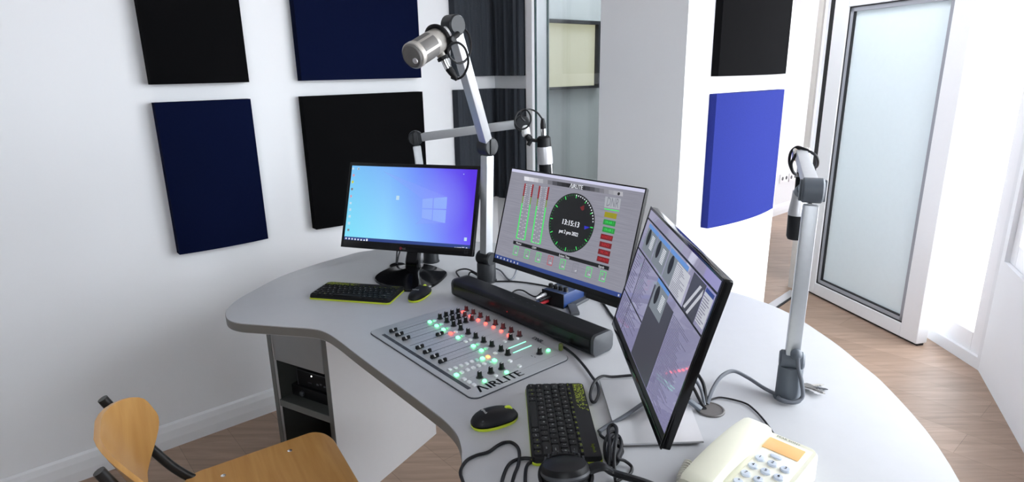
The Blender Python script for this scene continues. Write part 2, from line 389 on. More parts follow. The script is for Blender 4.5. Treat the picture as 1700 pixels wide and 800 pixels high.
# hall behind the pillar: far wall with skirting and two sockets
mb = MB(); slab(mb, wh(5.1, 0), wh(6.9, 0), 0, HC, nA, .12); struct('wall_hall', mb, WALLM)
mb = MB(); M = frame(wh(5.16, 0), nA, UP); zz = (M.to_3x3() @ V3((0, 0, 1))).dot(dA); mb.prism(sk, 0, 3.8*(1 if zz > 0 else -1), M); struct('baseboard_hall', mb, SKIRT)
mb = MB(); mb.box((4.0, 4.75, HC/2), (.12, 1.1, HC)); mb.box((4.0, 6.9, HC/2), (.12, 2.6, HC)); mb.box((4.0, 5.45, 2.45), (.12, .4, .5)); struct('wall_hall_light_block', mb, WALLM)  # out of view, added to block most daylight from the hall
mb = MB(); slab(mb, (RX, 4.35, 0), (4.0, 4.25, 0), 0, HC, V3((0, -1, 0)), .1); struct('wall_hall_front', mb, WALLM)
# room behind the studio window: grey far wall with a blind-covered window
STO = .24
mb = MB(); slab(mb, wh(SC+.13, 0, STO), wh(5.15, 0, STO), 0, HC, nA, .1)
slab(mb, wh(5.15, 0, STO), wb(T1, 0, -.90), 0, HC, -dA, .1)
struct('wall_studio', mb, GREYW)
c = [onpl(x, y, wh(0, 0, STO), nA) for x, y in ((917, 38.5), (985, 43), (984, 141.5), (917, 141))]
MH = frame(wh(0, 0, STO), dA, UP); sh = 1 if (MH.to_3x3() @ V3((0, 0, 1))).dot(nA) > 0 else -1
hs = [(p-wh(0, 0, STO)) for p in c]; s0 = min(p.dot(dA) for p in hs)-.5; s1 = max(p.dot(dA) for p in hs); z0 = min(p.z for p in hs); z1 = max(p.z for p in hs)
mb = MB(); d = .035
for (a, b_, e, f_) in ((s0, s1+d, z1, z1+.02), (s1, s1+d, z0, z1), (s0, s1+d, z0-.015, z0), (s0-d, s0, z0, z1)):
    mb.box(((a+b_)/2, (e+f_)/2, sh*.02), (b_-a, f_-e, .04), MH)
w = struct('window_9', mb, GASK); mb = MB(); mb.box(((s0+s1)/2, (z0+z1)/2, sh*.006), (s1-s0, z1-z0, .01), MH); struct('roller_blind', mb, CREAM, w)
# pleated pale curtain beside that window
def curt(u, v): return wh(s0+.1+u*2.4, .1+v*2.4, .12+.025*math.sin(u*2*PI*26)+.012*math.sin(u*2*PI*9))
# sockets
for i, (px, py, lab) in enumerate(((1300.5, 295.5, 'white double wall socket beside the white pillar edge, left of its pair'), (1315, 293, 'white double wall socket seen behind the cable of the right microphone'))):
    p = onpl(px, py, wh(0, 0), nA); t = thing('wall_socket', lab, 'wall socket', p)
    mb = MB(); Mx = frame(p, dA, UP); sg = 1 if (Mx.to_3x3() @ V3((0, 0, 1))).dot(nA) > 0 else -1
    mb.box((0, 0, sg*.006), (.16, .085, .012), Mx, .003); part('face_plate', mb, PVC, t)
    for k in (-.04, .04): mb = MB(); mb.cyl(Mx @ V3((k, 0, sg*.011)), Mx @ V3((k, 0, sg*.014)), .019); part('socket_well', mb, DGREY, t)
# glazed door leaf standing open, its jamb, the threshold
L0, L1 = at(1331, 480.5, 0), at(1450, 540, 0)
dL = (L1-L0).normalized(); nL = V3((dL.y, -dL.x, 0))
if nL.dot(CAM-L0) < 0: nL = -nL
LW, LH = .92, 2.22
ML = frame(L0, dL, UP); sl = 1 if (ML.to_3x3() @ V3((0, 0, 1))).dot(nL) > 0 else -1
def lbox(mb, x0, x1, z0, z1, o0, o1, b=0): return mb.box(((x0+x1)/2, (z0+z1)/2, sl*(o0+o1)/2), (x1-x0, z1-z0, abs(o1-o0)), ML, b)
ZB, ZT = .012, LH
gx0 = (onpl(1353, 470, L0, nL)-L0).dot(dL); gz0 = onpl(1400, 491.5, L0, nL).z; gz1 = onpl(1430, 8.5, L0, nL).z
gx0 = max(.05, min(gx0, .12)); print('DOOR', gx0, gz0, gz1)
mb = MB(); lbox(mb, 0, gx0, ZB, ZT, 0, -.07, .004); lbox(mb, LW-.11, LW, ZB, ZT, 0, -.07, .004); lbox(mb, gx0, LW-.11, ZB, gz0, 0, -.07, .004); lbox(mb, gx0, LW-.11, gz1, ZT, 0, -.07, .004)
door = struct('door_1', mb, PVC)
mb = MB(); w_ = .028
lbox(mb, gx0, gx0+w_, gz0, gz1, -.012, -.03); lbox(mb, LW-.11-w_, LW-.11, gz0, gz1, -.012, -.03); lbox(mb, gx0, LW-.11, gz0, gz0+w_, -.012, -.03); lbox(mb, gx0, LW-.11, gz1-w_, gz1, -.012, -.03)
struct('glazing_bead', mb, GREYB, door)
mb = MB(); q = .006
lbox(mb, gx0-.001, gx0+q, gz0, gz1, -.008, -.014); lbox(mb, gx0, LW-.11, gz0-.001, gz0+q, -.008, -.014); lbox(mb, gx0, LW-.11, gz1-q, gz1+.001, -.008, -.014)
lbox(mb, gx0+w_, gx0+w_+q, gz0+w_, gz1-w_, -.014, -.035); lbox(mb, gx0+w_, LW-.14, gz0+w_, gz0+w_+q, -.014, -.035); lbox(mb, 0, LW, .0015, ZB, -.01, -.05)
lbox(mb, -.040, -.0005, ZB, ZT, -.004, -.055)
struct('gasket', mb, GASK, door)
mb = MB(); lbox(mb, gx0+w_, LW-.11-w_, gz0+w_, gz1-w_, -.03, -.038); struct('glass_pane', mb, GLASSW, door)
J = at(1323, 474, 0); mb = MB()
jd = (L0-V3((RX, 4.35, 0))); 
MJ = frame(J, dA, UP); sj = 1 if (MJ.to_3x3() @ V3((0, 0, 1))).dot(nA) > 0 else -1
mb.box((-.022, LH/2+.02, 0), (.045, LH+.06, .03), MJ, .003); tj = struct('trim_1', mb, PVC)
mb = MB(); mb.box((-.058, LH/2+.02, -sj*.015), (.03, LH+.06, .03), MJ, .003); struct('jamb_shaded_side', mb, BEIGE, tj)
mb = MB(); mb.box((-.04, .055, sj*.03), (.07, .11, .03), MJ, .004); struct('plinth_block', mb, PVC, tj)
mb = MB(); slab(mb, J+dA*.06, (RX, 4.35, 0), 0, HC, V3((.35, -.93, 0)).normalized(), .1); struct('wall_door', mb, WALLM)
p0, p1 = at(1278, 511, 0), at(1318, 484.5, 0); dd = (p1-p0).normalized(); q0 = p0-dd*.5
mb = MB(); mb.bar(q0+UP*.004, p1+UP*.004, .055, .008, b=.002); tt = struct('trim_2', mb, SILV)
mb = MB(); mb.bar(q0+V3((dd.y, -dd.x, 0))*.034+UP*.003, p1+V3((dd.y, -dd.x, 0))*.034+UP*.003, .012, .006); struct('threshold_seal', mb, GASK, tt)

# ------------------------------------------------------------------ light: sky outside, portals in the openings
wd = bpy.data.worlds.new('sky'); S.world = wd; wd.use_nodes = True
bg = wd.node_tree.nodes['Background']; bg.inputs[0].default_value = (.92, .945, 1.0, 1); bg.inputs[1].default_value = 13.0
def portal(p, rot, sx, sy):
    l = bpy.data.lights.new('window_portal', 'AREA'); l.shape = 'RECTANGLE'; l.size = sx; l.size_y = sy; l.cycles.is_portal = True
    o = bpy.data.objects.new('window_portal', l); COL.objects.link(o); o.location = p; o.rotation_euler = rot
portal(((NX0+NX1)/2, NY-.13, (NZ0+NZ1)/2), (PI/2, 0, PI), NX1-NX0, NZ1-NZ0)
S.view_settings.view_transform = 'Standard'; S.view_settings.look = 'None'; S.view_settings.gamma = 1; S.view_settings.exposure = 0
S.view_settings.use_curve_mapping = False

# ------------------------------------------------------------------ acoustic panels
def panel(name, fn, s0, s1, z0, z1, m, label, group, bulge=.02, th=.045, pleat=0, cat='acoustic panel'):
    n = 60 if pleat else 16
    def front(u):
        if pleat: return th+pleat*(math.sin(u*2*PI*(s1-s0)/.062)+.5*math.sin(u*2*PI*(s1-s0)/.023+1))
        return th+bulge*(1-(2*u-1)**2)
    base = fn((s0+s1)/2, z0, .002); t = thing(name, label, cat, base, 0, group)
    pts = [(0.0, .002)]+[(i/n, front(i/n)) for i in range(n+1)]+[(1.0, .002)]
    mb = MB(); lo = [mb.bm.verts.new(fn(s0+u*(s1-s0), z0, o)) for u, o in pts]; hi = [mb.bm.verts.new(fn(s0+u*(s1-s0), z1, o)) for u, o in pts]
    mb.bm.faces.new(lo); mb.bm.faces.new(hi); k = len(pts)
    fs = [mb.bm.faces.new((lo[i], lo[(i+1) % k], hi[(i+1) % k], hi[i])) for i in range(k)]
    # one cloth-covered block: the Empty is not needed, keep it a single mesh
    for o in (t,): WM.pop(o, None); bpy.data.objects.remove(o)
    return solo(name, mb, m, label, cat, group, loc=base)
G1 = 'fabric acoustic panels on the walls'
ZU0, ZU1, ZL0, ZL1 = 1.445, 2.03, .806, 1.381
panel('acoustic_panel', wa, .497, .842, ZU0, ZU1, BLKF, 'black acoustic panel at upper left, above the leftmost navy panel', G1, .012)
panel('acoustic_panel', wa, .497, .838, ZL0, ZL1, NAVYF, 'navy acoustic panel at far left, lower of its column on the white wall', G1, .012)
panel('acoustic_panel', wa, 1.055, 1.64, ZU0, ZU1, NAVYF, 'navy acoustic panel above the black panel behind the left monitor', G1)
panel('acoustic_panel', wa, 1.05, 1.641, ZL0, ZL1, BLKF, 'black acoustic panel directly behind the left monitor', G1)
panel('acoustic_panel', wa, 1.845, SC-.055, ZU0, ZU1, CHARF, 'upper charcoal pleated panel left of the wall corner, behind the tall microphone arm', G1, pleat=.005)
panel('acoustic_panel', wa, 1.845, SC-.055, ZL0, ZL1, CHARF, 'lower charcoal pleated panel left of the wall corner, behind the tall arm', G1, pleat=.005)
panel('acoustic_panel', wb, .004, .246, ZU0, ZU1, CHARF, 'upper narrow charcoal pleated panel between wall corner and studio window', G1, pleat=.005)
panel('acoustic_panel', wb, .004, .246, ZL0, ZL1, CHARF, 'lower narrow charcoal pleated panel between wall corner and studio window', G1, pleat=.005)
panel('acoustic_panel', wp, .18, .748, ZU0-.01, ZU1, BLKF, 'black acoustic panel on the white pillar above the bright blue panel', G1, .03, .035)
panel('acoustic_panel', wp, .18, .752, ZL0-.006, ZL1-.015, BLUEF, 'bright blue curved acoustic panel on the white pillar', G1, .03, .035)
# ------------------------------------------------------------------ desk
px_top = [(626, 414), (596, 418.5), (570, 425.5), (520, 440), (466, 459), (425, 480), (395, 497), (379, 511), (374.5, 520), (379, 530), (396, 536), (425, 538.5), (472, 542), (518, 545.5), (540, 551), (562, 564.5), (595, 590), (665, 642), (721, 684), (745, 704), (760, 723), (766.5, 746), (767.5, 772)]
left = [at(x, y) for x, y in px_top]
back = [V3((-.42, 2.625, DZ)), V3((-.15, 2.60, DZ)), V3((.12, 2.48, DZ)), V3((.40, 2.29, DZ)), V3((.57, 2.13, DZ))]
right = [at(x, y) for x, y in ((1200, 480), (1250, 495), (1310, 520), (1380, 565), (1430, 605))]
tail = [V3((.868, 1.28, DZ)), V3((.83, 1.05, DZ)), V3((.74, .82, DZ)), V3((.56, .62, DZ)), V3((.30, .545, DZ)), V3((.05, .60, DZ)), V3((-.07, .76, DZ))]
ring = left[::-1]+back+right+tail          # (-.1,.97) ... round the left lobe ... back ... right ... tail
ring = [p for p in spline(left+list(reversed(tail))+list(reversed(right))+list(reversed(back)), 4, True)]
desk = thing('desk', 'large curved grey studio desk with a wavy front edge, holding the mixer and monitors', 'desk', (0.2, 1.5, 0))
o2 = [(p.x, p.y) for p in ring]
TT = .030
mb = MB(); mb.prism(o2, DZ-TT, DZ, b=.002, seg=2); part('tabletop', mb, DESKM, desk, smooth=True)
mb = MB(); n = len(ring)
cen = V3((.2, 1.5, DZ))
def offs(i, d):
    a, b = ring[i-1], ring[(i+1) % n]; t = (b-a).normalized(); return V3((t.y, -t.x, 0))*d
area = sum(ring[i].x*ring[(i+1) % n].y-ring[(i+1) % n].x*ring[i].y for i in range(n)); sg = 1 if area > 0 else -1
vo = [[mb.bm.verts.new(ring[i]+offs(i, sg*d)+UP*z) for (d, z) in ((-.001, -.0015), (.0012, -.003), (.0012, -TT+.002), (-.001, -TT+.0005))] for i in range(n)]
for i in range(n):
    for k in range(3): mb.bm.faces.new((vo[i][k], vo[(i+1) % n][k], vo[(i+1) % n][k+1], vo[i][k+1]))
part('edge_band', mb, EDGE, desk, label='darker grey-brown edge band')
mb = MB(); mb.box((.45, 1.75, (DZ-TT)/2), (.5, .025, DZ-TT), Matrix.Translation((0, 0, 0)), .001); part('support_panel', mb, CARC, desk)
mb = MB(); mb.box((.52, 1.0, (DZ-TT)/2), (.025, .55, DZ-TT), None, .001); part('support_panel', mb, CARC, desk)

# ------------------------------------------------------------------ cabinet under the left lobe
FL, FR = V3((-.846, 1.945, 0)), V3((-.601, 1.807, 0))
ca = math.atan2(FR.y-FL.y, FR.x-FL.x); CW = (FR-FL).length; CD = .545; CH = DZ-TT-.0005
cab = thing('desk_cabinet', 'narrow open-fronted grey cabinet with white side panel under the left end of the desk', 'cabinet', FL, ca)
t = .018
def P(name, boxes, m, par=cab, b=.0008, label=None):
    mb = MB()
    for c, s in boxes: mb.box(c, s, None, b)
    return part(name, mb, m, par, world=False, label=label)
P('side_panel', [((t/2, CD/2, CH/2), (t, CD, CH))], CARC); P('side_panel', [((CW-t/2, CD/2, CH/2), (t, CD, CH))], CARC, label='white side panel facing the chair')
P('edge_strip', [((t/2, -.0008, CH/2), (t+.001, .002, CH)), ((CW-t/2, -.0008, CH/2), (t+.001, .002, CH))], CEDGE, b=0)
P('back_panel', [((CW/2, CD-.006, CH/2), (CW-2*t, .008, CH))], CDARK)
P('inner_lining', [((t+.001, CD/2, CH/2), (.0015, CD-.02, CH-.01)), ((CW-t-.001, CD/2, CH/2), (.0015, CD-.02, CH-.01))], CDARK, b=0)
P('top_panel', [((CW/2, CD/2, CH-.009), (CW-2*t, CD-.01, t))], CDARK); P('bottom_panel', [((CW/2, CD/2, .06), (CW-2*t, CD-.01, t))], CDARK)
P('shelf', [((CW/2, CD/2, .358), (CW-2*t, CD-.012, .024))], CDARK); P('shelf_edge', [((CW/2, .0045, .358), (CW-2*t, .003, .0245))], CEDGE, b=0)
dr = P('drawer', [((CW/2-.004, .012, .618), (CW-2*t-.012, .018, .186))], DRAW)
gx = CW*.43
d2 = P('grip', [((gx+.035, .0022, .697), (.07, .003, .004)), ((gx+.068, .0022, .687), (.004, .003, .018)), ((gx+.035, .0022, .678), (.07, .003, .004))], SILV, dr)
P('grip_recess', [((gx+.033, .0026, .688), (.062, .002, .014))], CDARK, dr)
MCAB = WM[cab]
def cabdev(name, lab, x0, x1, y0, y1, z0, z1):
    p = MCAB @ V3(((x0+x1)/2, (y0+y1)/2, z0)); q = thing(name, lab, name.replace('_', ' '), p, ca); w, d, h = x1-x0, y1-y0, z1-z0
    mb = MB(); mb.box((0, 0, h/2), (w, d, h), None, .003); part('case', mb, BLKP, q, world=False); return q, w, d, h
q, w, d, h = cabdev('amplifier', 'flat black amplifier lying on the cabinet shelf under the media player', .030, .240, .05, .42, .3705, .412)
mb = MB(); mb.lathe([(.010, 0), (.010, .006), (.008, .008), (0, .008)], zframe((-.05, -d/2, .018), (0, -1, 0))); part('volume_dial', mb, DGREY, q, world=False)
mb = MB(); mb.box((.085, -d/2-.001, .02), (.012, .003, .03), None, .001); part('switch_plate', mb, DGREY, q, world=False)
q, w, d, h = cabdev('media_player', 'small black media player with a white light, on top of the amplifier', .055, .245, .06, .40, .4125, .475)
mb = MB(); mb.box((0, -d/2-.001, h-.003), (w, .002, .002)); mb.box((-w/2+.002, -d/2-.001, h/2), (.002, .002, h)); mb.box((-w*.18, -d/2-.001, h/2-.012), (.016, .002, .003)); part('front_trim', mb, DGREY, q, world=False)
LEDW = emat('white_led', (255, 255, 255), 3)
mb = MB(); mb.sphere((-w*.12, -d/2, h-.015), .0028, seg=8); part('status_light', mb, LEDW, q, world=False)
mb = MB()
for k in range(5): mb.box((w*.02+k*.017, -d/2-.001, .022+.004*(k % 2)), (.009, .003, .006), None, .001)
part('port', mb, DGREY, q, world=False)

# ------------------------------------------------------------------ plywood chair
cr = math.atan2(.52, .85)-PI/2
cf = V3((.85, .52, 0)).normalized(); cl = V3((-cf.y, cf.x, 0))
cpos = V3((-.557, 1.612, 0))-cf*.195-cl*.185
ch = thing('plywood_chair', 'beech plywood chair with black steel tube frame, pushed toward the desk cabinet', 'chair', cpos, cr)
SH = .462
def seat(u, v, o):   # u across, v back to front
    x = (u-.5)*(.40-.05*(1-v)); y = (v-.5)*.40
    z = SH-.012*math.sin(PI*min(1, v*1.05))-.030*max(0, v-.82)**2/.0324*.55-.006*(1-(2*u-1)**2); return V3((x, y, z-o))
def outl(nn=10):
    return rrect(1, 1, .17, nn, .5, .5)
mb = MB(); ol = outl(); cs = [1, .97, .75, .5, .25]
def ringv(k, o): return [mb.bm.verts.new(seat(.5+(x-.5)*k, .5+(y-.5)*k, o)) for x, y in ol]
def shell(rt, rb):
    for a, b in zip(rt, rt[1:]):
        for i in range(len(a)): mb.bm.faces.new((a[i], a[(i+1) % len(a)], b[(i+1) % len(a)], b[i]))
    mb.bm.faces.new(rt[-1])
    for a, b in zip(rb, rb[1:]):
        for i in range(len(a)): mb.bm.faces.new((a[i], b[i], b[(i+1) % len(a)], a[(i+1) % len(a)]))
    mb.bm.faces.new(rb[-1][::-1]); a, b = rt[0], rb[0]
    for i in range(len(a)): mb.bm.faces.new((a[i], b[i], b[(i+1) % len(a)], a[(i+1) % len(a)]))
rt = [[mb.bm.verts.new(seat(.5+(x-.5)*.985, .5+(y-.5)*.985, 0)) for x, y in ol]]+[ringv(k, 0) for k in cs[1:]]
rb = [ringv(1, .004)]+[ringv(k, .012) for k in (.99, .75, .5, .25)]
shell(rt, rb); part('seat', mb, PLY, ch, world=False, label='honey-coloured plywood seat')
for x, y in ((-.145, .075), (-.135, -.10), (.145, .075), (.135, -.10)):
    mb = MB(); mb.lathe([(.007, 0), (.0065, .0018), (.004, .003), (0, .0032)], Matrix.Translation(seat(.5+x/.39, .5+y/.40, 0)), 12)
    part('bolt', mb, CHROME, ch, world=False)
for sx in (-1, 1):
    mb = MB(); x = sx*.165
    mb.tube([(x*1.12, .20, 0), (x*1.10, .185, .20), (x*1.04, .165, SH-.055), (x, .13, SH-.030), (x, .0, SH-.028), (x*.97, -.11, SH-.028), (x*.97, -.16, SH-.020), (x*.98, -.205, SH+.030), (x*1.0, -.246, SH+.10), (x*1.0, -.290, SH+.19), (x*1.0, -.325, SH+.27)], .0115, 6, 12)
    part('side_frame', mb, STEELB, ch, world=False)
    mb = MB(); mb.tube([(x*1.12, -.24, 0), (x*1.05, -.20, .22), (x, -.16, SH-.04), (x, -.14, SH-.032)], .0115, 6, 12); part('leg', mb, STEELB, ch, world=False)
mb = MB(); mb.tube([(-.17, .12, SH-.042), (.17, .12, SH-.042)], .009, 0, 10); mb.tube([(-.165, -.11, SH-.042), (.165, -.11, SH-.042)], .009, 0, 10); part('cross_bar', mb, STEELB, ch, world=False)
def backr(u, v, o): x = (u-.5)*.42; z = .575+v*.165; return V3((x, -.283-(z-.6)*.40+.065*(2*u-1)**2+o, z))
mb = MB(); ol2 = rrect(1, 1, .40, 8, .5, .5)
def rg(k, o): return [mb.bm.verts.new(backr(.5+(x-.5)*k, .5+(y-.5)*k, o)) for x, y in ol2]
ol = ol2; shell([rg(.99, .012)]+[rg(k, .012) for k in (.8, .5, .25)], [rg(1, .006)]+[rg(k, 0) for k in (.99, .8, .5, .25)])
part('backrest', mb, PLY, ch, world=False, label='curved plywood backrest')

# ------------------------------------------------------------------ monitors
def uvmat(name, build, rough=.3, spec=.5, base=(.004, .004, .005)):
    m = mat(name, base, rough, spec=spec); nt = m.node_tree; b = nt.nodes['Principled BSDF']; uv = nt.nodes.new('ShaderNodeUVMap')
    sp = nt.nodes.new('ShaderNodeSeparateXYZ'); nt.links.new(uv.outputs[0], sp.inputs[0])
    c = build(nt, sp.outputs[0], sp.outputs[1]); nt.links.new(c, b.inputs['Emission Color']); b.inputs['Emission Strength'].default_value = 1
    return m
def nmath(nt, op, a, b=None):
    n = nt.nodes.new('ShaderNodeMath'); n.operation = op
    for i, v in enumerate((a, b)):
        if v is None: continue
        if isinstance(v, (int, float)): n.inputs[i].default_value = v
        else: nt.links.new(v, n.inputs[i])
    return n.outputs[0]
def ramp(nt, f, stops):
    r = nt.nodes.new('ShaderNodeValToRGB'); e = r.color_ramp.elements
    while len(e) < len(stops): e.new(.5)
    for el, (p, c) in zip(e, stops): el.position = p; el.color = (*lin(c), 1)
    nt.links.new(f, r.inputs[0]); return r.outputs[0]
def mixc(nt, f, a, b):
    x = nt.nodes.new('ShaderNodeMix'); x.data_type = 'RGBA'
    for k, v in ((0, f), (6, a), (7, b)):
        if isinstance(v, tuple): x.inputs[k].default_value = (*lin(v), 1)
        elif isinstance(v, (int, float)): x.inputs[k].default_value = v
        else: nt.links.new(v, x.inputs[k])
    return x.outputs[2]
def wallpaper(nt, u, v):
    f = nmath(nt, 'ADD', u, nmath(nt, 'MULTIPLY', nmath(nt, 'SUBTRACT', v, .5), .10))
    top = ramp(nt, f, [(0, (120, 195, 245)), (.35, (125, 180, 250)), (.6, (112, 140, 250)), (.8, (105, 95, 245)), (1, (88, 50, 225))])
    bot = ramp(nt, f, [(0, (130, 225, 250)), (.3, (150, 225, 255)), (.6, (130, 175, 252)), (.8, (118, 125, 250)), (1, (100, 65, 240))])
    c = mixc(nt, v, bot, top)
    du = nmath(nt, 'SUBTRACT', u, .72); dv = nmath(nt, 'MULTIPLY', nmath(nt, 'SUBTRACT', v, .56), .58)
    r = nmath(nt, 'SQRT', nmath(nt, 'ADD', nmath(nt, 'MULTIPLY', du, du), nmath(nt, 'MULTIPLY', dv, dv)))
    g = nt.nodes.new('ShaderNodeMapRange'); g.inputs[1].default_value = 0; g.inputs[2].default_value = .26; g.inputs[3].default_value = .45; g.inputs[4].default_value = 0
    nt.links.new(r, g.inputs[0]); return mixc(nt, g.outputs[0], c, (150, 165, 255))
def brushed(nt, u, v):
    mp = nt.nodes.new('ShaderNodeCombineXYZ'); nt.links.new(nmath(nt, 'MULTIPLY', u, 6), mp.inputs[0]); nt.links.new(nmath(nt, 'MULTIPLY', v, 160), mp.inputs[1])
    n = nt.nodes.new('ShaderNodeTexNoise'); n.inputs['Scale'].default_value = 1; n.inputs['Detail'].default_value = 3; nt.links.new(mp.outputs[0], n.inputs['Vector'])
    return mixc(nt, n.outputs['Fac'], (116, 116, 127), (160, 160, 173))
def lilac(nt, u, v):
    return ramp(nt, v, [(0, (128, 126, 160)), (.5, (135, 134, 164)), (1, (146, 144, 170))])
SCR1 = uvmat('wallpaper_screen', wallpaper, .35, .3); SCR2 = uvmat('meter_screen', brushed, .4, .3); SCR3 = uvmat('desktop_screen', lilac, .03, .8)
class Mon:
    def __init__(s, name, label, c, yaw, tilt, w, h, base, body_th, bez, bodym, scrm, bezm=None):
        x = V3((math.cos(yaw), math.sin(yaw), 0)); b = V3((-math.sin(yaw), math.cos(yaw), 0)); u = UP*math.cos(tilt)+b*math.sin(tilt)
        s.M = frame(V3(c), x, u); s.x, s.u, s.b, s.w, s.h = x, u, b, w, h; s.c = V3(c)
        s.t = thing(name, label, 'monitor', base, yaw)
        l, r, tp, bt = bez; s.bez = bez
        mb = MB(); mb.prism(rrect(w, h, .006, 4), -body_th, -.001, s.M, .0015); s.body = part('housing', mb, bodym, s.t)
        mb = MB()
        mb.box((-w/2+l/2, 0, .0), (l, h, .003), s.M, .0006); mb.box((w/2-r/2, 0, 0), (r, h, .003), s.M, .0006)
        mb.box((0, h/2-tp/2, 0), (w-.001, tp, .0028), s.M, .0006); mb.box((0, -h/2+bt/2, 0), (w-.001, bt, .0028), s.M, .0006)
        s.bezel = part('bezel', mb, bezm or bodym, s.t)
        s.x0, s.x1, s.y0, s.y1 = -w/2+l, w/2-r, -h/2+bt, h/2-tp
        mb = MB(); q = [mb.bm.verts.new(s.M @ V3(p)) for p in ((s.x0, s.y0, -.0004), (s.x1, s.y0, -.0004), (s.x1, s.y1, -.0004), (s.x0, s.y1, -.0004))]
        f = mb.bm.faces.new(q); ul = mb.bm.loops.layers.uv.new('UVMap')
        for lp, uvv in zip(f.loops, ((0, 0), (1, 0), (1, 1), (0, 1))): lp[ul].uv = uvv
        s.scr = part('screen', mb, scrm, s.t, smooth=False, recalc=False)
        s.k = 0
    def lp(s, px, py):
        p = onpl(px, py, s.c, s.M.to_3x3() @ V3((0, 0, 1))); q = s.M.inverted() @ p; return (q.x, q.y)
    def uv(s, u, v): return (s.x0+u*(s.x1-s.x0), s.y1-v*(s.y1-s.y0))
    def lay(s): s.k += 1; return -.0004+.00006*s.k
    def quads(s, name, qs, m, par=None):
        z = s.lay(); groups = [[q] for q in qs] if len(qs) <= 16 else [qs]; o = None
        for g in groups:
            mb = MB()
            for q in g: mb.poly([s.M @ V3((a, b, z)) for a, b in q])
            o = part(name, mb, m, par or s.scr, smooth=False)
        return o
    def rect(s, x0, y0, x1, y1): return [(x0, y0), (x1, y0), (x1, y1), (x0, y1)]
    def texts(s, name, items, m, bold=.0):
        z = s.lay(); mb = MB()
        for tx, x, y, sz, sx in items: mb.text(tx, sz, s.M @ Matrix.Translation((x, y, z)), sx, bold)
        return part(name, mb, m, s.scr, smooth=False)
def E(n, rgb, k=1.0): return emat(n, rgb, k)
EW = E('lit_white', (235, 238, 245)); EN = E('lit_navy', (38, 62, 130)); EBK = E('lit_black', (8, 9, 12)); EGR = E('lit_green', (60, 235, 100)); ERD = E('lit_red', (205, 35, 45))
EDR = E('lit_dark_red', (110, 12, 22)); EYL = E('lit_yellow', (150, 140, 20)); EDG = E('lit_mid_green', (30, 140, 55)); EGY = E('lit_grey', (190, 192, 200)); EMG = E('lit_mid_grey', (120, 122, 132))
EBL = E('lit_blue', (95, 140, 205)); ELV = E('lit_lavender', (205, 205, 232)); EDK = E('lit_dark_grey', (62, 63, 74)); EPW = E('lit_pane', (142, 172, 250)); EPB = E('lit_beam', (140, 160, 252)); EHB = E('lit_hand_blue', (25, 25, 190))
EOL = E('lit_olive', (120, 150, 40)); ETX = E('lit_text_grey', (95, 92, 118)); EIC = E('lit_icon_pale', (190, 220, 240)); EIY = E('lit_icon_yellow', (205, 205, 60)); EIR = E('lit_icon_pink', (215, 150, 170)); EWB = E('lit_window_body', (118, 126, 134)); EST = E('lit_steel', (165, 168, 176))

# ---- left monitor
_nt = EPB.node_tree; _o = _nt.nodes['Material Output']; _t = _nt.nodes.new('ShaderNodeBsdfTransparent'); _x = _nt.nodes.new('ShaderNodeMixShader'); _x.inputs[0].default_value = .28
_nt.links.new(_t.outputs[0], _x.inputs[1]); _nt.links.new(_nt.nodes['Principled BSDF'].outputs[0], _x.inputs[2]); _nt.links.new(_x.outputs[0], _o.inputs[0])
m1 = Mon('computer_monitor', 'left black monitor with a blue and violet desktop picture, on a glossy black stand', (-.362, 2.122, DZ+.263), -.305, .365, .509, .312, (-.335, 2.115, DZ), .022, (.0095, .0105, .0125, .027), BLKG, SCR1)
def z5(x, y): return (500+x/2.963, 250+y/2.963)
def q5(mn, pts): return [mn.lp(*z5(*p)) for p in pts]
m1.quads('light_beam', [q5(m1, [(600, 238), (718, 228), (400, 98)]), q5(m1, [(595, 330), (708, 356), (560, 362)])], EPB)
m1.quads('logo_pane', [q5(m1, p) for p in ([(597, 238), (648, 234), (645, 284), (595, 283)], [(653, 233), (718, 228), (714, 287), (650, 285)], [(595, 288), (645, 289), (642, 342), (593, 330)], [(649, 290), (713, 292), (708, 356), (646, 344)])], EPW)
tb = .050
m1.quads('task_bar', [m1.rect(m1.x0, m1.y0, m1.x1, m1.y0+.0115)], EN)
def ic(mn, zx, zy, w, h, fz=z5): x, y = mn.lp(*fz(zx, zy)); return mn.rect(x-w/2, y-h/2, x+w/2, y+h/2)
m1.quads('desktop_icon', [ic(m1, 255, 88, .008, .008), ic(m1, 282, 89, .008, .009), ic(m1, 243, 258, .008, .008), ic(m1, 241, 290, .008, .009), ic(m1, 238, 323, .009, .009), ic(m1, 235, 357, .009, .010), ic(m1, 475, 232, .012, .015), ic(m1, 800, 116, .003, .003), ic(m1, 808, 436, .010, .012)], EIC)
m1.quads('desktop_icon', [ic(m1, 258, 121, .008, .008), ic(m1, 245, 224, .007, .008)], EIR); m1.quads('desktop_icon', [ic(m1, 253, 154, .008, .009)], EIY); m1.quads('desktop_icon', [ic(m1, 250, 189, .008, .008), ic(m1, 232, 390, .008, .008), ic(m1, 283, 90, .004, .006)], EMG)
m1.quads('task_icon', [ic(m1, 221+14.8*k, 431+1.6*k, .0055, .0055) for k in range(7)]+[ic(m1, 323, 440, .006, .009)]+[ic(m1, x, 477+.04*(x-760), .0035, .004) for x in (757, 767, 775, 783)]+[ic(m1, 796, 476, .010, .002), ic(m1, 796, 481, .010, .002), ic(m1, 813, 481, .005, .006)], EW)
def flat(mn, name, items, m, par, z=.0018):
    mb = MB()
    for it in items:
        if len(it) == 5: mb.text(it[0], it[3], mn.M @ Matrix.Translation((it[1], it[2], z)), it[4], .03)
        else: mb.poly([mn.M @ V3((a, b, z)) for a, b in it])
    return part(name, mb, m, par, smooth=False)
lx, ly = m1.lp(665.5, 412.2); RLOGO = mat('logo_red', (.16, .008, .02), .4)
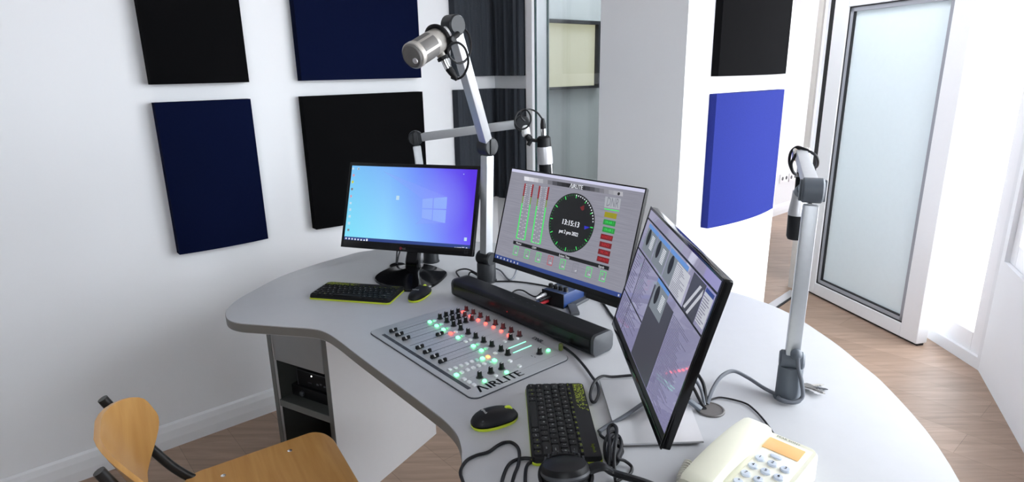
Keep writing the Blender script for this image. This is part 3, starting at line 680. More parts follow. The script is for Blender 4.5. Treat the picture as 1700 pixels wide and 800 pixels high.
flat(m1, 'logo', [[(lx+.0055*math.cos(a*PI/12), ly+.0055*math.sin(a*PI/12)) for a in range(24)]], RLOGO, m1.bezel); flat(m1, 'lettering', [('LG', lx+.0135, ly-.0005, .0095, 1)], mat('logo_grey', (.20, .20, .20), .5), m1.bezel)
lx, ly = m1.lp(774, 418.3); flat(m1, 'corner_mark', [m1.rect(lx-.006, ly-.006, lx+.006, ly-.005), m1.rect(lx-.006, ly+.005, lx+.006, ly+.006), m1.rect(lx-.006, ly-.006, lx-.005, ly+.006), m1.rect(lx+.005, ly-.006, lx+.006, ly+.006), m1.rect(lx-.003, ly-.001, lx+.003, ly)], DGREY, m1.bezel)
mb = MB(); mb.prism(rrect(.36, .20, .05, 6), -.05, -.02, m1.M, .012, 3, ); part('rear_cover', mb, BLKG, m1.t)
# stand: domed foot and leaning neck
yaw = -.305; Rz = Matrix.Rotation(yaw, 4, 'Z')
fc = at(688, 461); fc.z = DZ
foot = spline([fc+(p-fc) for p in (at(622, 466), at(650, 447), at(702, 441), at(738, 452), at(739, 461), at(713, 479), at(668, 484))], 6, True)
mb = MB(); mid = sum(foot, V3())/len(foot)
rgs = []
for k, z in ((1.0, .0), (1.0, .006), (.985, .009), (.80, .013), (.55, .020), (.35, .028), (.2, .034)):
    rgs.append([mb.bm.verts.new(V3((mid.x+(p.x-mid.x)*k, mid.y+(p.y-mid.y)*k, DZ+z))) for p in foot])
for a, b in zip(rgs, rgs[1:]):
    for i in range(len(a)): mb.bm.faces.new((a[i], a[(i+1) % len(a)], b[(i+1) % len(a)], b[i]))
mb.bm.faces.new(rgs[-1]); mb.bm.faces.new(rgs[0][::-1]); part('foot', mb, BLKG, m1.t)
mb = MB(); na = at(687, 458)+UP*.028; nb = m1.M @ V3((.0, -.05, -.045))
xx = m1.x
pth = [na-UP*.008, na+UP*.03, na.lerp(nb, .5)+m1.b*.012, nb]
mb2 = spline(pth, 6); prev = None
def secs(mb, path, w0, w1, d, x):
    rs = []
    for i, p in enumerate(path):
        tt_ = i/(len(path)-1); dd_ = (path[min(i+1, len(path)-1)]-path[max(i-1, 0)]).normalized(); y = x.cross(dd_).normalized(); w = w0+(w1-w0)*tt_
        rs.append([mb.bm.verts.new(p+x*a*w/2+y*b*d/2) for a, b in ((1, .6), (.8, 1), (-.8, 1), (-1, .6), (-1, -.6), (-.8, -1), (.8, -1), (1, -.6))])
    for a, b in zip(rs, rs[1:]):
        for i in range(8): mb.bm.faces.new((a[i], a[(i+1) % 8], b[(i+1) % 8], b[i]))
    mb.bm.faces.new(rs[0]); mb.bm.faces.new(rs[-1])
secs(mb, mb2, .058, .044, .026, xx); part('neck', mb, BLKG, m1.t)
mb = MB(); mb.lathe([(.036, 0), (.036, .006), (.030, .013), (.027, .016)], Matrix.Translation(na-UP*.012), 24); part('neck_collar', mb, BLKG, m1.t)

# ---- middle monitor with the meter display
m2 = Mon('computer_monitor', 'middle black monitor showing a round digital clock and green level meters', (.149, 1.787, DZ+.262), -.841, .289, .54, .32, (.19, 1.87, DZ), .012, (.004, .004, .004, .016), BLKP, SCR2)
def z6(x, y): return (800+x/3.0767, 260+y/3.0767)
def L6(x, y): return m2.lp(*z6(x, y))
def q6(*pts): return [L6(*p) for p in pts]
m2.quads('title_bar', [m2.rect(m2.x0, m2.y1-.009, m2.x1, m2.y1)], ELV)
m2.quads('task_bar', [m2.rect(m2.x0, m2.y0, m2.x1, m2.y0+.0125)], EN)
def lerp2(a, b, t): return (a[0]+(b[0]-a[0])*t, a[1]+(b[1]-a[1])*t)
hb = [(216, 100), (720, 180), (720, 203), (216, 121)]
cols = [(225, 225, 232), (190, 190, 198), (130, 130, 138), (50, 50, 56), (14, 14, 18), (14, 14, 18), (60, 60, 66), (110, 110, 118), (150, 150, 158), (175, 175, 182)]
cols = [tuple(int(round(cols[int(i)][j]+(cols[min(int(i)+1, 9)][j]-cols[int(i)][j])*(i-int(i)))) for j in range(3)) for i in [k*.45 for k in range(21)]]
for k, cc in enumerate(cols):
    a, b = k/len(cols), (k+1)/len(cols)
    m2.k = 2; m2.quads('header_band', [q6(lerp2(hb[0], hb[1], a), lerp2(hb[0], hb[1], b), lerp2(hb[3], hb[2], b), lerp2(hb[3], hb[2], a))], E('lit_header', cc))
def T6(tx, x, y, hz, sx=1.0):
    a = L6(x, y); b = L6(x, y+hz); return (tx, a[0], a[1], abs(a[1]-b[1])*1.38, sx)
m2.k = 4
# meters: coloured side bars with ticks
def mbar(p0, p1, w):     # vertical-ish quad between crop points, width in crop pixels
    a, b = L6(*p0), L6(*p1); ww = w*.00052; return [(a[0]-ww, a[1]), (a[0]+ww, a[1]), (b[0]+ww, b[1]), (b[0]-ww, b[1])]
Gs, Rs, Os, Ws = [], [], [], []
for (tl, bl) in (((222, 137), (176, 415)), ((262, 142), (217, 426)), ((296, 149), (252, 436)), ((342, 155), (296, 447))):
    P_ = lambda t: lerp2(tl, bl, t)
    Rs.append(mbar(P_(0), P_(.23), 6.5)); Os.append(mbar(P_(.23), P_(.36), 4)); Gs.append(mbar(P_(.36), P_(1), 4.5))
for (l0, l1, r0, r1) in (((222, 137), (176, 415), (262, 142), (217, 426)), ((296, 149), (252, 436), (342, 155), (296, 447))):
    for t in [.02, .055, .09, .125, .16, .195, .23, .265, .30, .335, .37, .405, .46, .52, .58, .645, .71, .78, .86, .93, .99]:
        a = lerp2(l0, l1, t); b = lerp2(r0, r1, t)
        for p, q in ((.10, .30), (.70, .90)):
            s0_, s1_ = lerp2(a, b, p), lerp2(a, b, q); A_, B_ = L6(*s0_), L6(*s1_); hh = .0005
            Ws.append([(A_[0], A_[1]-hh), (B_[0], B_[1]-hh), (B_[0], B_[1]+hh), (A_[0], A_[1]+hh)])
    a0, a1 = lerp2(l1, r1, 0), lerp2(l1, r1, 1)
    A_, B_ = L6(*a0), L6(*a1); Gs.append([(A_[0], A_[1]-.001), (B_[0], B_[1]-.001), (B_[0], B_[1]+.001), (A_[0], A_[1]+.001)])
m2.quads('meter_bar', Gs, EGR); m2.quads('meter_bar', Rs, EDR); m2.quads('meter_bar', Os, EOL); m2.quads('meter_tick', Ws, EW)
red_t = []
for (tl, bl) in (((222, 137), (176, 415)), ((262, 142), (217, 426)), ((296, 149), (252, 436)), ((342, 155), (296, 447))):
    for t in [.01+.031*k for k in range(7)]:
        A_ = L6(*lerp2(tl, bl, t)); red_t.append(m2.rect(A_[0]-.0028, A_[1]-.0009, A_[0]+.0022, A_[1]+.0009))
m2.quads('meter_tick', red_t, ERD)
scale = []
for (l0, l1, r0, r1) in (((222, 137), (176, 415), (262, 142), (217, 426)), ((296, 149), (252, 436), (342, 155), (296, 447))):
    for tx, t in (('+6', .02), ('0', .20), ('-3', .29), ('-6', .36), ('-10', .46), ('-15', .58), ('-20', .67), ('-25', .74), ('-30', .80), ('-40', .90), ('-50', .985)):
        a = lerp2(lerp2(l0, l1, t), lerp2(r0, r1, t), .5); scale.append(T6(tx, a[0], a[1], 9, .8))
m2.texts('meter_scale', scale, EGY)
# clock
cc = L6(455, 338); rx = (L6(573, 350)[0]-L6(340, 328)[0])/2*1.0; ry = abs(L6(462, 185)[1]-L6(440, 493)[1])/2
def cp(deg, k): a = math.radians(deg); return (cc[0]+rx*k*math.sin(a), cc[1]+ry*k*math.cos(a))
m2.quads('clock_face', [[cp(-d*7.5, 1) for d in range(48)]], EBK)
tick = []
for i in range(60):
    k0 = .84 if i % 5 == 0 else .91; a = i*6; w = 1.0 if i % 5 == 0 else .6
    tick.append([cp(a-w, k0), cp(a+w, k0), cp(a+w, .96), cp(a-w, .96)])
m2.quads('clock_tick', [t_ for i, t_ in enumerate(tick) if not 0 <= i <= 14 or i % 5 == 0], EDG); m2.quads('clock_tick', [t_ for i, t_ in enumerate(tick) if i % 5 == 0], EGR)
dots = []
for i in range(0, 14):
    c0 = cp(i*6, .93); dots.append([(c0[0]+.0022*math.cos(q*PI/4), c0[1]+.0022*math.sin(q*PI/4)) for q in range(8)])
m2.quads('second_dot', dots, EW)
m2.quads('hour_hand', [q6((502, 258), (524, 248), (522, 272), (512, 276))], EDR); m2.quads('minute_hand', [q6((524, 353), (552, 361), (524, 372))], EHB)
m2.texts('clock_lettering', [T6('13:15:13', 453, 341, 29, .92), T6('pet 2 pro 2022', 443, 389, 20, .80)], EW, .025)
m2.texts('title_lettering', [T6('ΛIRLITE', 483, 154, 22, .88)], EW, .015)
m2.quads('title_lettering', [q6((458, 157), (466, 158), (465, 161), (457, 160))], EW)
p0 = L6(700, 190); m2.quads('round_mark', [[(p0[0]+.0045*math.cos(q*PI/8), p0[1]+.0045*math.sin(q*PI/8)) for q in range(16)]], EBK)
m2.quads('logo_plate', [q6((632, 203), (712, 215), (704, 270), (626, 258))], EST)
m2.texts('logo_lettering', [T6('DNR', 669, 237, 50, .55)], EMG); m2.quads('logo_line', [q6((627, 264), (702, 276), (701, 281), (626, 269))], EGR)
btn = [('PHONE', 658, 300, EYL, EOL), ('ON AIR 1', 652, 338, EDG, EGR), ('ON AIR 2', 648, 376, EDG, EGR), ('NONSTOP', 638, 413, EDR, ERD), ('SILENCE', 632, 452, EDR, ERD), ('MIC ON', 625, 490, EDR, ERD), ('CRM MUTE', 619, 527, EDR, ERD)]
zz0 = m2.k
for tx, x, y, m, tm in btn:
    m2.k = zz0; c0 = L6(x, y); m2.quads('signal_button', [m2.rect(c0[0]-.0215, c0[1]-.0075, c0[0]+.0215, c0[1]+.0075)], m)
    m2.texts('signal_lettering', [(tx, c0[0], c0[1], .0105, .72)], tm)
m2.quads('caption_band', [q6((163, 428), (652, 562), (648, 582), (160, 445))], EBK)
m2.texts('caption_lettering', [T6('Master', 190, 444, 11), T6('CRM', 268, 466, 11), T6('System Time', 421, 510, 13, .8), T6('Signals', 611, 563, 12, .9)], EW)
zz0 = m2.k
for k, (x, y) in enumerate(((174, 480), (231, 497), (289, 515), (350, 531), (413, 550), (478, 570), (547, 590), (618, 611))):
    m = ERD if k == 3 else (EMG if k == 5 else EGR); c0 = L6(x, y); w, h = .0105, .0145; e = .0016; m2.k = zz0
    m2.quads('channel_box', [m2.rect(c0[0]-w, c0[1]-h, c0[0]-w+e, c0[1]+h), m2.rect(c0[0]+w-e, c0[1]-h, c0[0]+w, c0[1]+h), m2.rect(c0[0]-w, c0[1]-h, c0[0]+w, c0[1]-h+e), m2.rect(c0[0]-w, c0[1]+h-e, c0[0]+w, c0[1]+h)], m)
    m2.texts('channel_lettering', [(str(k+1), c0[0]-.002, c0[1]+.005, .012, .9)], m); m2.texts('channel_lettering', [('ON' if k not in (5,) else 'off', c0[0]+.003, c0[1]-.007, .007, .9)], EW)
m2.quads('task_icon', [ic(m2, 82+17*k, 512+5.6*k, .005, .006, z6) for k in range(7)]+[ic(m2, 700, 708, .005, .006, z6)], EGY)
mb = MB(); mb.prism(rrect(.34, .20, .03, 5), -.045, -.011, m2.M, .01, 3); part('rear_cover', mb, BLKP, m2.t)
mb = MB(); mb.box((.20, -.160-.004, -.012), (.12, .022, .022), m2.M, .004); part('chin', mb, BLKP, m2.t)
# angular foot: a flat V of bars, and the column
f0 = V3((.262, 1.835, DZ)); a0, a1, a2, a3 = at(966, 503), at(943, 512), at(949, 523), at(962, 478)
mb = MB()
back_c = V3((.235, 1.905, DZ))
for pts in ([at(962, 480), at(972, 497), at(949, 509), at(955, 524)],):
    for p, q in zip(pts, pts[1:]): mb.bar(V3(p)+UP*.006, V3(q)+UP*.006, .028, .010, b=.002)
mb.bar(at(962, 480)+UP*.006, back_c+UP*.006, .05, .010, b=.002); mb.bar(back_c+UP*.006, back_c+UP*.006+V3((-.10, .02, 0)), .03, .010, b=.002)
part('foot', mb, DGREY, m2.t)
mb = MB(); nb = m2.M @ V3((0, -.02, -.04)); secs(mb, spline([back_c+UP*.008, back_c+UP*.10, nb-m2.b*-.02-UP*.03, nb], 5), .06, .05, .03, m2.x); part('neck', mb, DGREY, m2.t)

# ---- right monitor seen almost edge-on
m3 = Mon('computer_monitor', 'right black monitor seen nearly edge-on, with application windows, on a flat silver base', (.295, 1.19, DZ+.247), -1.577, .274, .54, .32, (.3, 1.19, DZ), .016, (.006, .007, .006, .013), BLKG, SCR3)
def R3(u0, v0, u1, v1): a, b = m3.uv(u0, v1), m3.uv(u1, v0); return m3.rect(a[0], a[1], b[0], b[1])
m3.quads('window_area', [R3(.40, .40, .70, .955), R3(.76, .09, .90, .33)], EDK)
m3.quads('window_pane', [R3(.06, .12, .24, .31), R3(.25, .12, .44, .31), R3(.45, .12, .70, .31), R3(.42, .36, .60, .56)], EWB)
m3.quads('title_strip', [R3(.06, .095, .24, .125), R3(.25, .095, .44, .125), R3(.45, .095, .70, .125), R3(.42, .335, .60, .365)], EBL)
m3.quads('list_pane', [R3(.57, .13, .74, .32), R3(.905, .12, .985, .30)], EGY)
m3.quads('title_strip', [R3(.905, .095, .985, .12)], EN)
m3.quads('tool_line', [R3(.0, .068, 1, .082), R3(0, .325, 1, .338), R3(0, .70, .40, .712), R3(.155, .34, .162, .95), R3(.0, .957, 1, 1), R3(.70, .40, .704, .955)], EBK)
disk = []
for u, v in ((.11, .19), (.30, .19), (.51, .19), (.47, .44)):
    c0 = m3.uv(u, v); disk.append([(c0[0]+.014*math.cos(q*PI/10), c0[1]+.020*math.sin(q*PI/10)) for q in range(20)])
m3.quads('gauge', disk, EBK)
for u0_, v0_ in ((.16, .15), (.36, .15), (.58, .15), (.53, .40)):
    m3.k = 9; z_ = m3.lay(); mb = MB()
    for j in range(9): mb.poly([m3.M @ V3((a, b, z_)) for a, b in R3(u0_, v0_+.012*j, u0_+.05, v0_+.005+.012*j)])
    part('readout', mb, EW, m3.scr, smooth=False)
m3.quads('image_shape', [[m3.uv(.77, .31), m3.uv(.79, .31), m3.uv(.87, .12), m3.uv(.85, .12)], [m3.uv(.81, .32), m3.uv(.83, .32), m3.uv(.895, .16), m3.uv(.89, .12)]], EGY)
random.seed(3)
for u0, u1, v0, v1, st in ((.17, .33, .36, .68, .016), (.02, .13, .37, .66, .022), (.715, .93, .41, .94, .0125), (.02, .36, .73, .93, .02), (.58, .73, .14, .31, .012), (.91, .98, .14, .29, .016)):
    v = v0; tl = []
    while v < v1:
        tl.append(R3(u0, v, u0+(u1-u0)*random.uniform(.45, 1), v+st*.33)); v += st
    z_ = m3.lay(); mb = MB()
    for q in tl: mb.poly([m3.M @ V3((a, b, z_)) for a, b in q])
    part('text_block', mb, ETX, m3.scr, smooth=False)

mb = MB(); mb.prism(rrect(.30, .18, .03, 5), -.032, -.015, m3.M, .008, 3); part('rear_cover', mb, BLKG, m3.t)
bp = [at(995, 637), at(1028, 744.5), at(1168, 740), at(1128, 634)]
e1 = (bp[2]-bp[1]); e1n = e1.normalized()
mb = MB(); mb.prism([(p.x, p.y) for p in bp], DZ+.006, DZ+.011, b=.0012); part('foot', mb, SILV, m3.t, label='flat silver base plate')
mb = MB(); c_ = sum(bp, V3())/4; mb.prism([((p.x-c_.x)*.93+c_.x, (p.y-c_.y)*.93+c_.y) for p in bp], DZ, DZ+.0062); part('base_pad', mb, BLKP, m3.t)
mb = MB(); k0 = V3((.325, 1.17, DZ+.010)); nb = m3.M @ V3((0, -.02, -.030)); secs(mb, spline([k0, k0+UP*.10, nb+V3((.02, 0, -.04)), nb], 5), .075, .07, .02, m3.x); part('neck', mb, SILV, m3.t)
# ------------------------------------------------------------------ keyboards
KW, KD = .288, .137
kmesh = {}
def key_mesh(w, d):
    k = (round(w, 4), round(d, 4))
    if k not in kmesh:
        mb = MB(); mb.prism(rrect(w, d, .0022, 3), 0, .0042, None, 0, top=rrect(w-.0022, d-.0022, .002, 3)); kmesh[k] = mb.mesh('key', KEYM)
    return kmesh[k]
ROWS = ['^1234567890-=', 'QWERTZUIOP[]', 'ASDFGHJKL;+', '<YXCVBNM,./']
def keyboard(cx, cy, ang, label):
    t = thing('keyboard', label, 'keyboard', (cx, cy, DZ), ang, 'compact black and lime keyboards on the desk')
    mb = MB(); mb.prism(rrect(KW, KD, .009, 5), .0005, .006, None, .0015); part('lime_base', mb, LIME, t, world=False, label='lime green underside rim')
    mb = MB(); mb.prism(rrect(KW-.001, KD-.001, .009, 5), .006, .0165, None, .002, top=rrect(KW-.005, KD-.005, .008, 5)); part('top_case', mb, BLKP, t, world=False)
    leg, legw, pat, lgo = MB(), MB(), MB(), MB(); Z = .0165
    def key(x, y, w, d=.0150, tx=None, lime=False, sz=.006):
        o = bpy.data.objects.new('key', key_mesh(w-.0018, d)); COL.objects.link(o); o.parent = t; o.location = (x, y, Z-.0004)
        if tx: (leg if lime else legw).text(tx, sz, Matrix.Translation((x-.002 if len(tx) == 1 else x, y+(.001 if len(tx) == 1 else 0), Z+.0040)), 1, .04)
        return o
    x0 = -KW/2+.006; U = (KW-.012)/14.6; pit = .0177; yb = -KD/2+.0128
    def row(r, ws, txs, lim=()):
        x = x0; y = yb+r*pit
        for w, tx in zip(ws, txs): key(x+w*U/2, y, w*U, tx=tx, lime=tx in lim, sz=.0062 if tx and len(tx) == 1 else .0040); x += w*U
    row(4, [1]*13+[1.6], list(ROWS[0])+['<--']); row(3, [1.5]+[1]*12+[1.1], ['tab']+list(ROWS[1])+['#'])
    row(2, [1.75]+[1]*11+[1.85], ['caps']+list(ROWS[2])+['enter']); row(1, [1.2]+[1]*11+[2.4], ['shift']+list(ROWS[3])+['shift'])
    row(0, [1.1, 1, 1, 1, 5.5, 1, 1, 1, 1, 1], ['ctrl', 'fn', '#', 'alt', None, 'alt', 'ctrl', '<', 'v', '>'], ('fn', '#', '<', 'v', '>'))
    y = yb+5*pit-.0030
    for i in range(14): key(x0+(i+.5)*(KW-.012)/14, y, (KW-.012)/14, .0088, 'esc' if i == 0 else 'f%d' % i, True, .0058)
    yt = KD/2-.0045
    lgo.text('logitech', .0088, Matrix.Translation((KW/2-.029, yt-.010, Z+.00025)), 1, .02)
    rnd = random.Random(11)
    for gx in range(18):
        for gy in range(4):
            if rnd.random() > 1.05-gx*gx*.0028: continue
            X = -KW/2+.009+gx*.0068; Y = yt-.0015-gy*.0056; w = .0011
            a = rnd.choice((0, 1, 2, 3))
            segs = [((0, 0), (.0056, 0)), ((0, 0), (0, -.0046)), ((0, 0), (.0046, -.0040)), ((.0050, 0), (0.0005, -.0042))]
            for (p, q) in (segs[a], segs[(a+1) % 4]) if rnd.random() < .6 else (segs[a],):
                d = V3((q[0]-p[0], q[1]-p[1], 0)).normalized(); nn = V3((-d.y, d.x, 0))*w/2
                b = V3((X, Y, Z+.0003)); P0, P1 = b+V3((*p, 0)), b+V3((*q, 0)); pat.poly([P0-nn, P1-nn, P1+nn, P0+nn])
    part('lime_pattern', pat, LIME, t, world=False, smooth=False); part('lettering', lgo, LIME, t, world=False, smooth=False); part('lime_legends', leg, LIME, t, world=False, smooth=False); part('white_legends', legw, INKW, t, world=False, smooth=False)
    return t
keyboard(.096, 1.154, -1.554, 'black keyboard with lime rim beside the headphones, nearest the camera')
keyboard(-.525, 1.957, -.225, 'black keyboard with lime rim in front of the left monitor')
# ------------------------------------------------------------------ mice
def mouse(p0, p1, wid, label):
    """p0 rear, p1 front on the desk"""
    L = (p1-p0).length; a = math.atan2(p1.y-p0.y, p1.x-p0.x); c = (p0+p1)/2
    t = thing('mouse', label, 'computer mouse', (c.x, c.y, DZ), a, 'black and lime computer mice')
    def ov(k, n=36): return [(L/2*k*math.copysign(abs(math.cos(q))**.82, math.cos(q)), wid/2*k*math.copysign(abs(math.sin(q))**.82, math.sin(q))) for q in [2*PI*i/n for i in range(n)]]
    mb = MB(); mb.prism(ov(.97), .0005, .0075, None, .001, top=ov(1)); part('lime_base', mb, LIME, t, world=False, label='lime green base')
    mb = MB(); rs = []
    H = .027
    def hz(x, k): return .0075+H*math.sqrt(max(0, 1-k*k))*(1-.28*(x/(L/2)))**.6*.98
    for k in (.995, .98, .93, .84, .70, .52, .3): rs.append([mb.bm.verts.new(V3((x, y, hz(x, k)))) for x, y in ov(k)])
    for a_, b_ in zip(rs, rs[1:]):
        for i in range(36): mb.bm.faces.new((a_[i], a_[(i+1) % 36], b_[(i+1) % 36], b_[i]))
    mb.bm.faces.new(rs[-1]); mb.bm.faces.new([mb.bm.verts.new(V3((x, y, .0075))) for x, y in ov(.99)][::-1]); part('shell', mb, BLKS, t, world=False, smooth=True)
    mb = MB(); mb.cyl((L*.29, -.0035, hz(L*.29, .55)-.008), (L*.29, .0035, hz(L*.29, .55)-.008), .0115, b=.0012); part('scroll_wheel', mb, LIME, t, world=False)
    mb = MB(); xx_ = -L*.22; zz_ = hz(xx_, .45)+.0012
    mb.text('logitech', .0085, Matrix.Translation((xx_, 0, zz_+.0006)) @ Matrix.Rotation(math.radians(-8), 4, 'Y') @ Matrix.Rotation(-PI/2, 4, 'Z'), .9, .03); part('lettering', mb, INKW, t, world=False, smooth=False)
mouse(at(783, 712), at(858, 690), .060, 'black mouse with lime base beside the near keyboard, front of the mixer')
mouse(at(683, 503), at(711, 482), .055, 'black mouse with lime base at the foot of the left monitor')

# ------------------------------------------------------------------ mixing console
CX, CY, CA, CWD, CDP = -.136, 1.549, -.876, .509, .315
con = thing('mixing_console', 'flat silver broadcast mixing console with knobs, faders and glowing green and red buttons', 'mixing console', (CX, CY, DZ), CA)
MC = WM[con]; MCi = MC.inverted()
def z8(x, y): return (620+x/4.706, 500+y/4.706)
def c8(x, y, z=.004): q = MCi @ at(*z8(x, y), DZ+z); return q.x, q.y
mb = MB(); mb.prism(rrect(CWD, CDP, .022, 6), .0004, .004, None, .0008); part('face_plate', mb, ALUD, con, world=False)
mb = MB(); mb.prism(rrect(CWD+.003, CDP+.003, .023, 6), .0002, .0026); part('plate_edge', mb, INK, con, world=False)
kn = MB(); kn.lathe([(.0078, 0), (.0078, .0012), (.0064, .0022), (.0062, .004), (.0056, .0150), (.0050, .0160), (0, .0160)], None, 18); KNM = kn.mesh('knob', KEYM)
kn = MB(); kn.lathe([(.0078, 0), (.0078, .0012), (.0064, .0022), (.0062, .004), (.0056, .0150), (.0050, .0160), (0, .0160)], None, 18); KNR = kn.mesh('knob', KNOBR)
cp_ = MB(); cp_.prism(rrect(.0034, .0068, .0008, 2, 0, .0012), .0160, .0164); CAPM = cp_.mesh('pointer', INKW)
sk_ = MB(); sk_.lathe([(.0092, 0), (.0090, .0014), (.0078, .0016)], None, 20); SKM = sk_.mesh('knob_collar', DGREY)
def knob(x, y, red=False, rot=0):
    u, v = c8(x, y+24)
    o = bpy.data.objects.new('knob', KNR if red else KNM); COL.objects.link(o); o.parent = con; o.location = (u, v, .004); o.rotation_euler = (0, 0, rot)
    if red: o['label'] = 'black knob tinted red for the button glow'
    for nm, me in (('pointer', CAPM), ('knob_collar', SKM)):
        q = bpy.data.objects.new(nm, me); COL.objects.link(q); q.parent = o
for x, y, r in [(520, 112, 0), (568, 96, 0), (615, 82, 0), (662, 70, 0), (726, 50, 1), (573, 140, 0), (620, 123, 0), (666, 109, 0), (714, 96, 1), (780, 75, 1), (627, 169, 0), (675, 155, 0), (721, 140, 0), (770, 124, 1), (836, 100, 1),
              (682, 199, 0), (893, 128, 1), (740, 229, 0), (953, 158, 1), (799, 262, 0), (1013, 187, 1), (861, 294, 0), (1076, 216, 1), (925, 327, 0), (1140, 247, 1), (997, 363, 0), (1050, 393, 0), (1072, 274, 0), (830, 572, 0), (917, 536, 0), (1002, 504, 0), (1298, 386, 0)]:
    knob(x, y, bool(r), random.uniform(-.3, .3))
BG = emat('lit_green_button', (85, 255, 145), 7.0); BR = emat('lit_red_button', (255, 62, 52), 7.0); BO = emat('lit_orange_button', (255, 140, 80), 4.0); BGL = emat('lit_meter_green', (120, 255, 190), 3.0)
bm_ = {}
def button(x, y, m, w=.0105, d=.0085, h=.0045, nm='button'):
    k = (m.name, w, d)
    if k not in bm_:
        mb = MB(); mb.prism(rrect(w, d, .0012, 3), 0, h, None, .0006); bm_[k] = mb.mesh(nm, m)
    u, v = c8(x, y, .007); o = bpy.data.objects.new(nm, bm_[k]); COL.objects.link(o); o.parent = con; o.location = (u, v, .0038)
    if m in (BG, BR, BO): o['label'] = {BG: 'glowing green button', BR: 'glowing red button', BO: 'glowing orange button'}[m]
for x, y, m in [(440, 158, BG), (494, 188, BG), (547, 217, BG), (604, 248, BR), (660, 280, BG), (720, 311, BTNW), (780, 346, BG), (843, 381, BG), (852, 443, BG), (895, 430, BO), (945, 458, BG), (648, 572, BG)]: button(x, y, m)
for x, y, m in [(478, 148, BTNG), (531, 176, BTNG), (585, 207, BTNG), (642, 237, BTNW), (697, 267, BTNG), (757, 298, BTNW), (817, 332, BTNG), (880, 366, BTNG), (952, 403, BTNW), (905, 470, BTNG), (808, 456, BTNG)]: button(x, y, m)
for x, y in [(597, 532), (641, 517), (685, 500), (728, 485), (770, 468), (690, 551), (735, 532), (780, 516), (822, 500), (866, 486), (709, 605), (748, 627), (786, 650)]: button(x, y, BTNW)
for x, y, m in [(818, 143, BR), (876, 171, BR), (937, 199, BR), (998, 230, BR), (1056, 262, BR), (700, 80, BR), (757, 112, BR), (868, 618, BG), (1040, 550, BG), (1366, 380, BG), (957, 578, BTNW), (1126, 288, BTNW)]: button(x, y, m, .0078, .0078)
for x, y in [(1068, 463), (1140, 502), (1025, 311)]: button(x, y, BTNW)
# faders: track slots and caps
fc_ = MB()
for s in (-1, 1): fc_.prism(rrect(.0068, .0105, .0012, 2, 0, s*.0075), .0030, .0115, None, .0008, top=rrect(.0062, .0082, .0012, 2, 0, s*.0078))
fc_.box((0, 0, .0042), (.0074, .024, .003), None, .0006); FAD = fc_.mesh('fader_cap', KEYM)
fl_ = MB(); fl_.box((0, 0, .0066), (.0078, .0034, .0034), None, .0004); FLN = fl_.mesh('white_line', INKW)
st_ = MB(); st_.box((0, 0, .0015), (.0022, .006, .003)); STM = st_.mesh('fader_stem', STEELB)
fad = [(155, 232), (203, 262), (255, 293), (518, 260), (362, 362), (420, 397), (478, 434), (540, 470)]
fu = [c8(x, y, .008) for x, y in fad]
us = [fu[i][0] for i in range(8)]; ua, ub = us[0], us[7]
tk = MB(); tkl = MB()
for i in range(8):
    u = us[i]; v0, v1 = fu[0][1]-.012, fu[0][1]+.118
    tk.box((u, (v0+v1)/2, .0041), (.0017, v1-v0, .0003))
    for k in range(10): tkl.box((u+.0062, v0+.012+k*(v1-v0-.02)/9, .0041), (.004, .0006, .0002))
    o = bpy.data.objects.new('fader', FAD); COL.objects.link(o); o.parent = con; o.location = (u, fu[i][1], .004); o.rotation_euler = (0, 0, 0)
    for nm, me in (('white_line', FLN), ('fader_stem', STM)): q = bpy.data.objects.new(nm, me); COL.objects.link(q); q.parent = o
part('fader_slot', tk, INK, con, world=False); part('scale_mark', tkl, INKL, con, world=False)
# printed panel: label strip, dividing lines, lettering
s0_, s1_ = c8(78, 258), c8(748, 686)
mb = MB(); vv = (s0_[1]+s1_[1])/2; mb.box(((s0_[0]+s1_[0])/2, vv, .0041), (s1_[0]-s0_[0], .0105, .0003)); part('label_strip', mb, INK, con, world=False)
mb = MB()
for k in range(9):
    if 0 < k: mb.box((ua-.012+k*(ub-ua)/7, vv, .0043), (.0007, .0105, .0002))
part('strip_divider', mb, INKL, con, world=False)
mb = MB()
for i in range(9):
    u = ua-.5*(ub-ua)/7+i*(ub-ua)/7; mb.box((u, .02, .00405), (.0005, .22, .0002))
l0, l1 = c8(760, 600), c8(1160, 430); mb.box(((l0[0]+l1[0])/2, (l0[1]+l1[1])/2, .00405), (.0005, abs(l1[1]-l0[1]), .0002))
l0, l1 = c8(930, 640), c8(1440, 405); mb.box(((l0[0]+l1[0])/2, (l0[1]+l1[1])/2, .00405), (.0005, abs(l1[1]-l0[1]), .0002))
part('panel_line', mb, INKL, con, world=False)
p0, p1 = c8(830, 690), c8(1150, 560)
mb = MB(); cx_, cy_ = (p0[0]+p1[0])/2, (p0[1]+p1[1])/2; ln = math.hypot(p1[0]-p0[0], p1[1]-p0[1]); an = math.atan2(p1[1]-p0[1], p1[0]-p0[0])
MT = Matrix.Translation((cx_, cy_, .0042)) @ Matrix.Rotation(an, 4, 'Z'); vs, _ = text_geo('ΛIRLITE'); wd_ = max(v.x for v in vs)-min(v.x for v in vs); hh_ = max(v.y for v in vs)-min(v.y for v in vs)
sz = .029/hh_; xs_ = [0, .95, 1.75, 2.75, 3.5, 4.25, 5.2]
for ch_, x in zip('ΛIRLITE', xs_): mb.text(ch_, sz, MT @ Matrix.Translation(((x/5.2-.5)*ln*.90, 0, 0)), 1.0, .03)
mb.poly([MT @ V3(p) for p in ((-ln/2+.011, -.004, 0), (-ln/2+.017, -.004, 0), (-ln/2+.017, -.001, 0), (-ln/2+.011, -.001, 0))])
part('lettering', mb, INK, con, world=False, smooth=False)
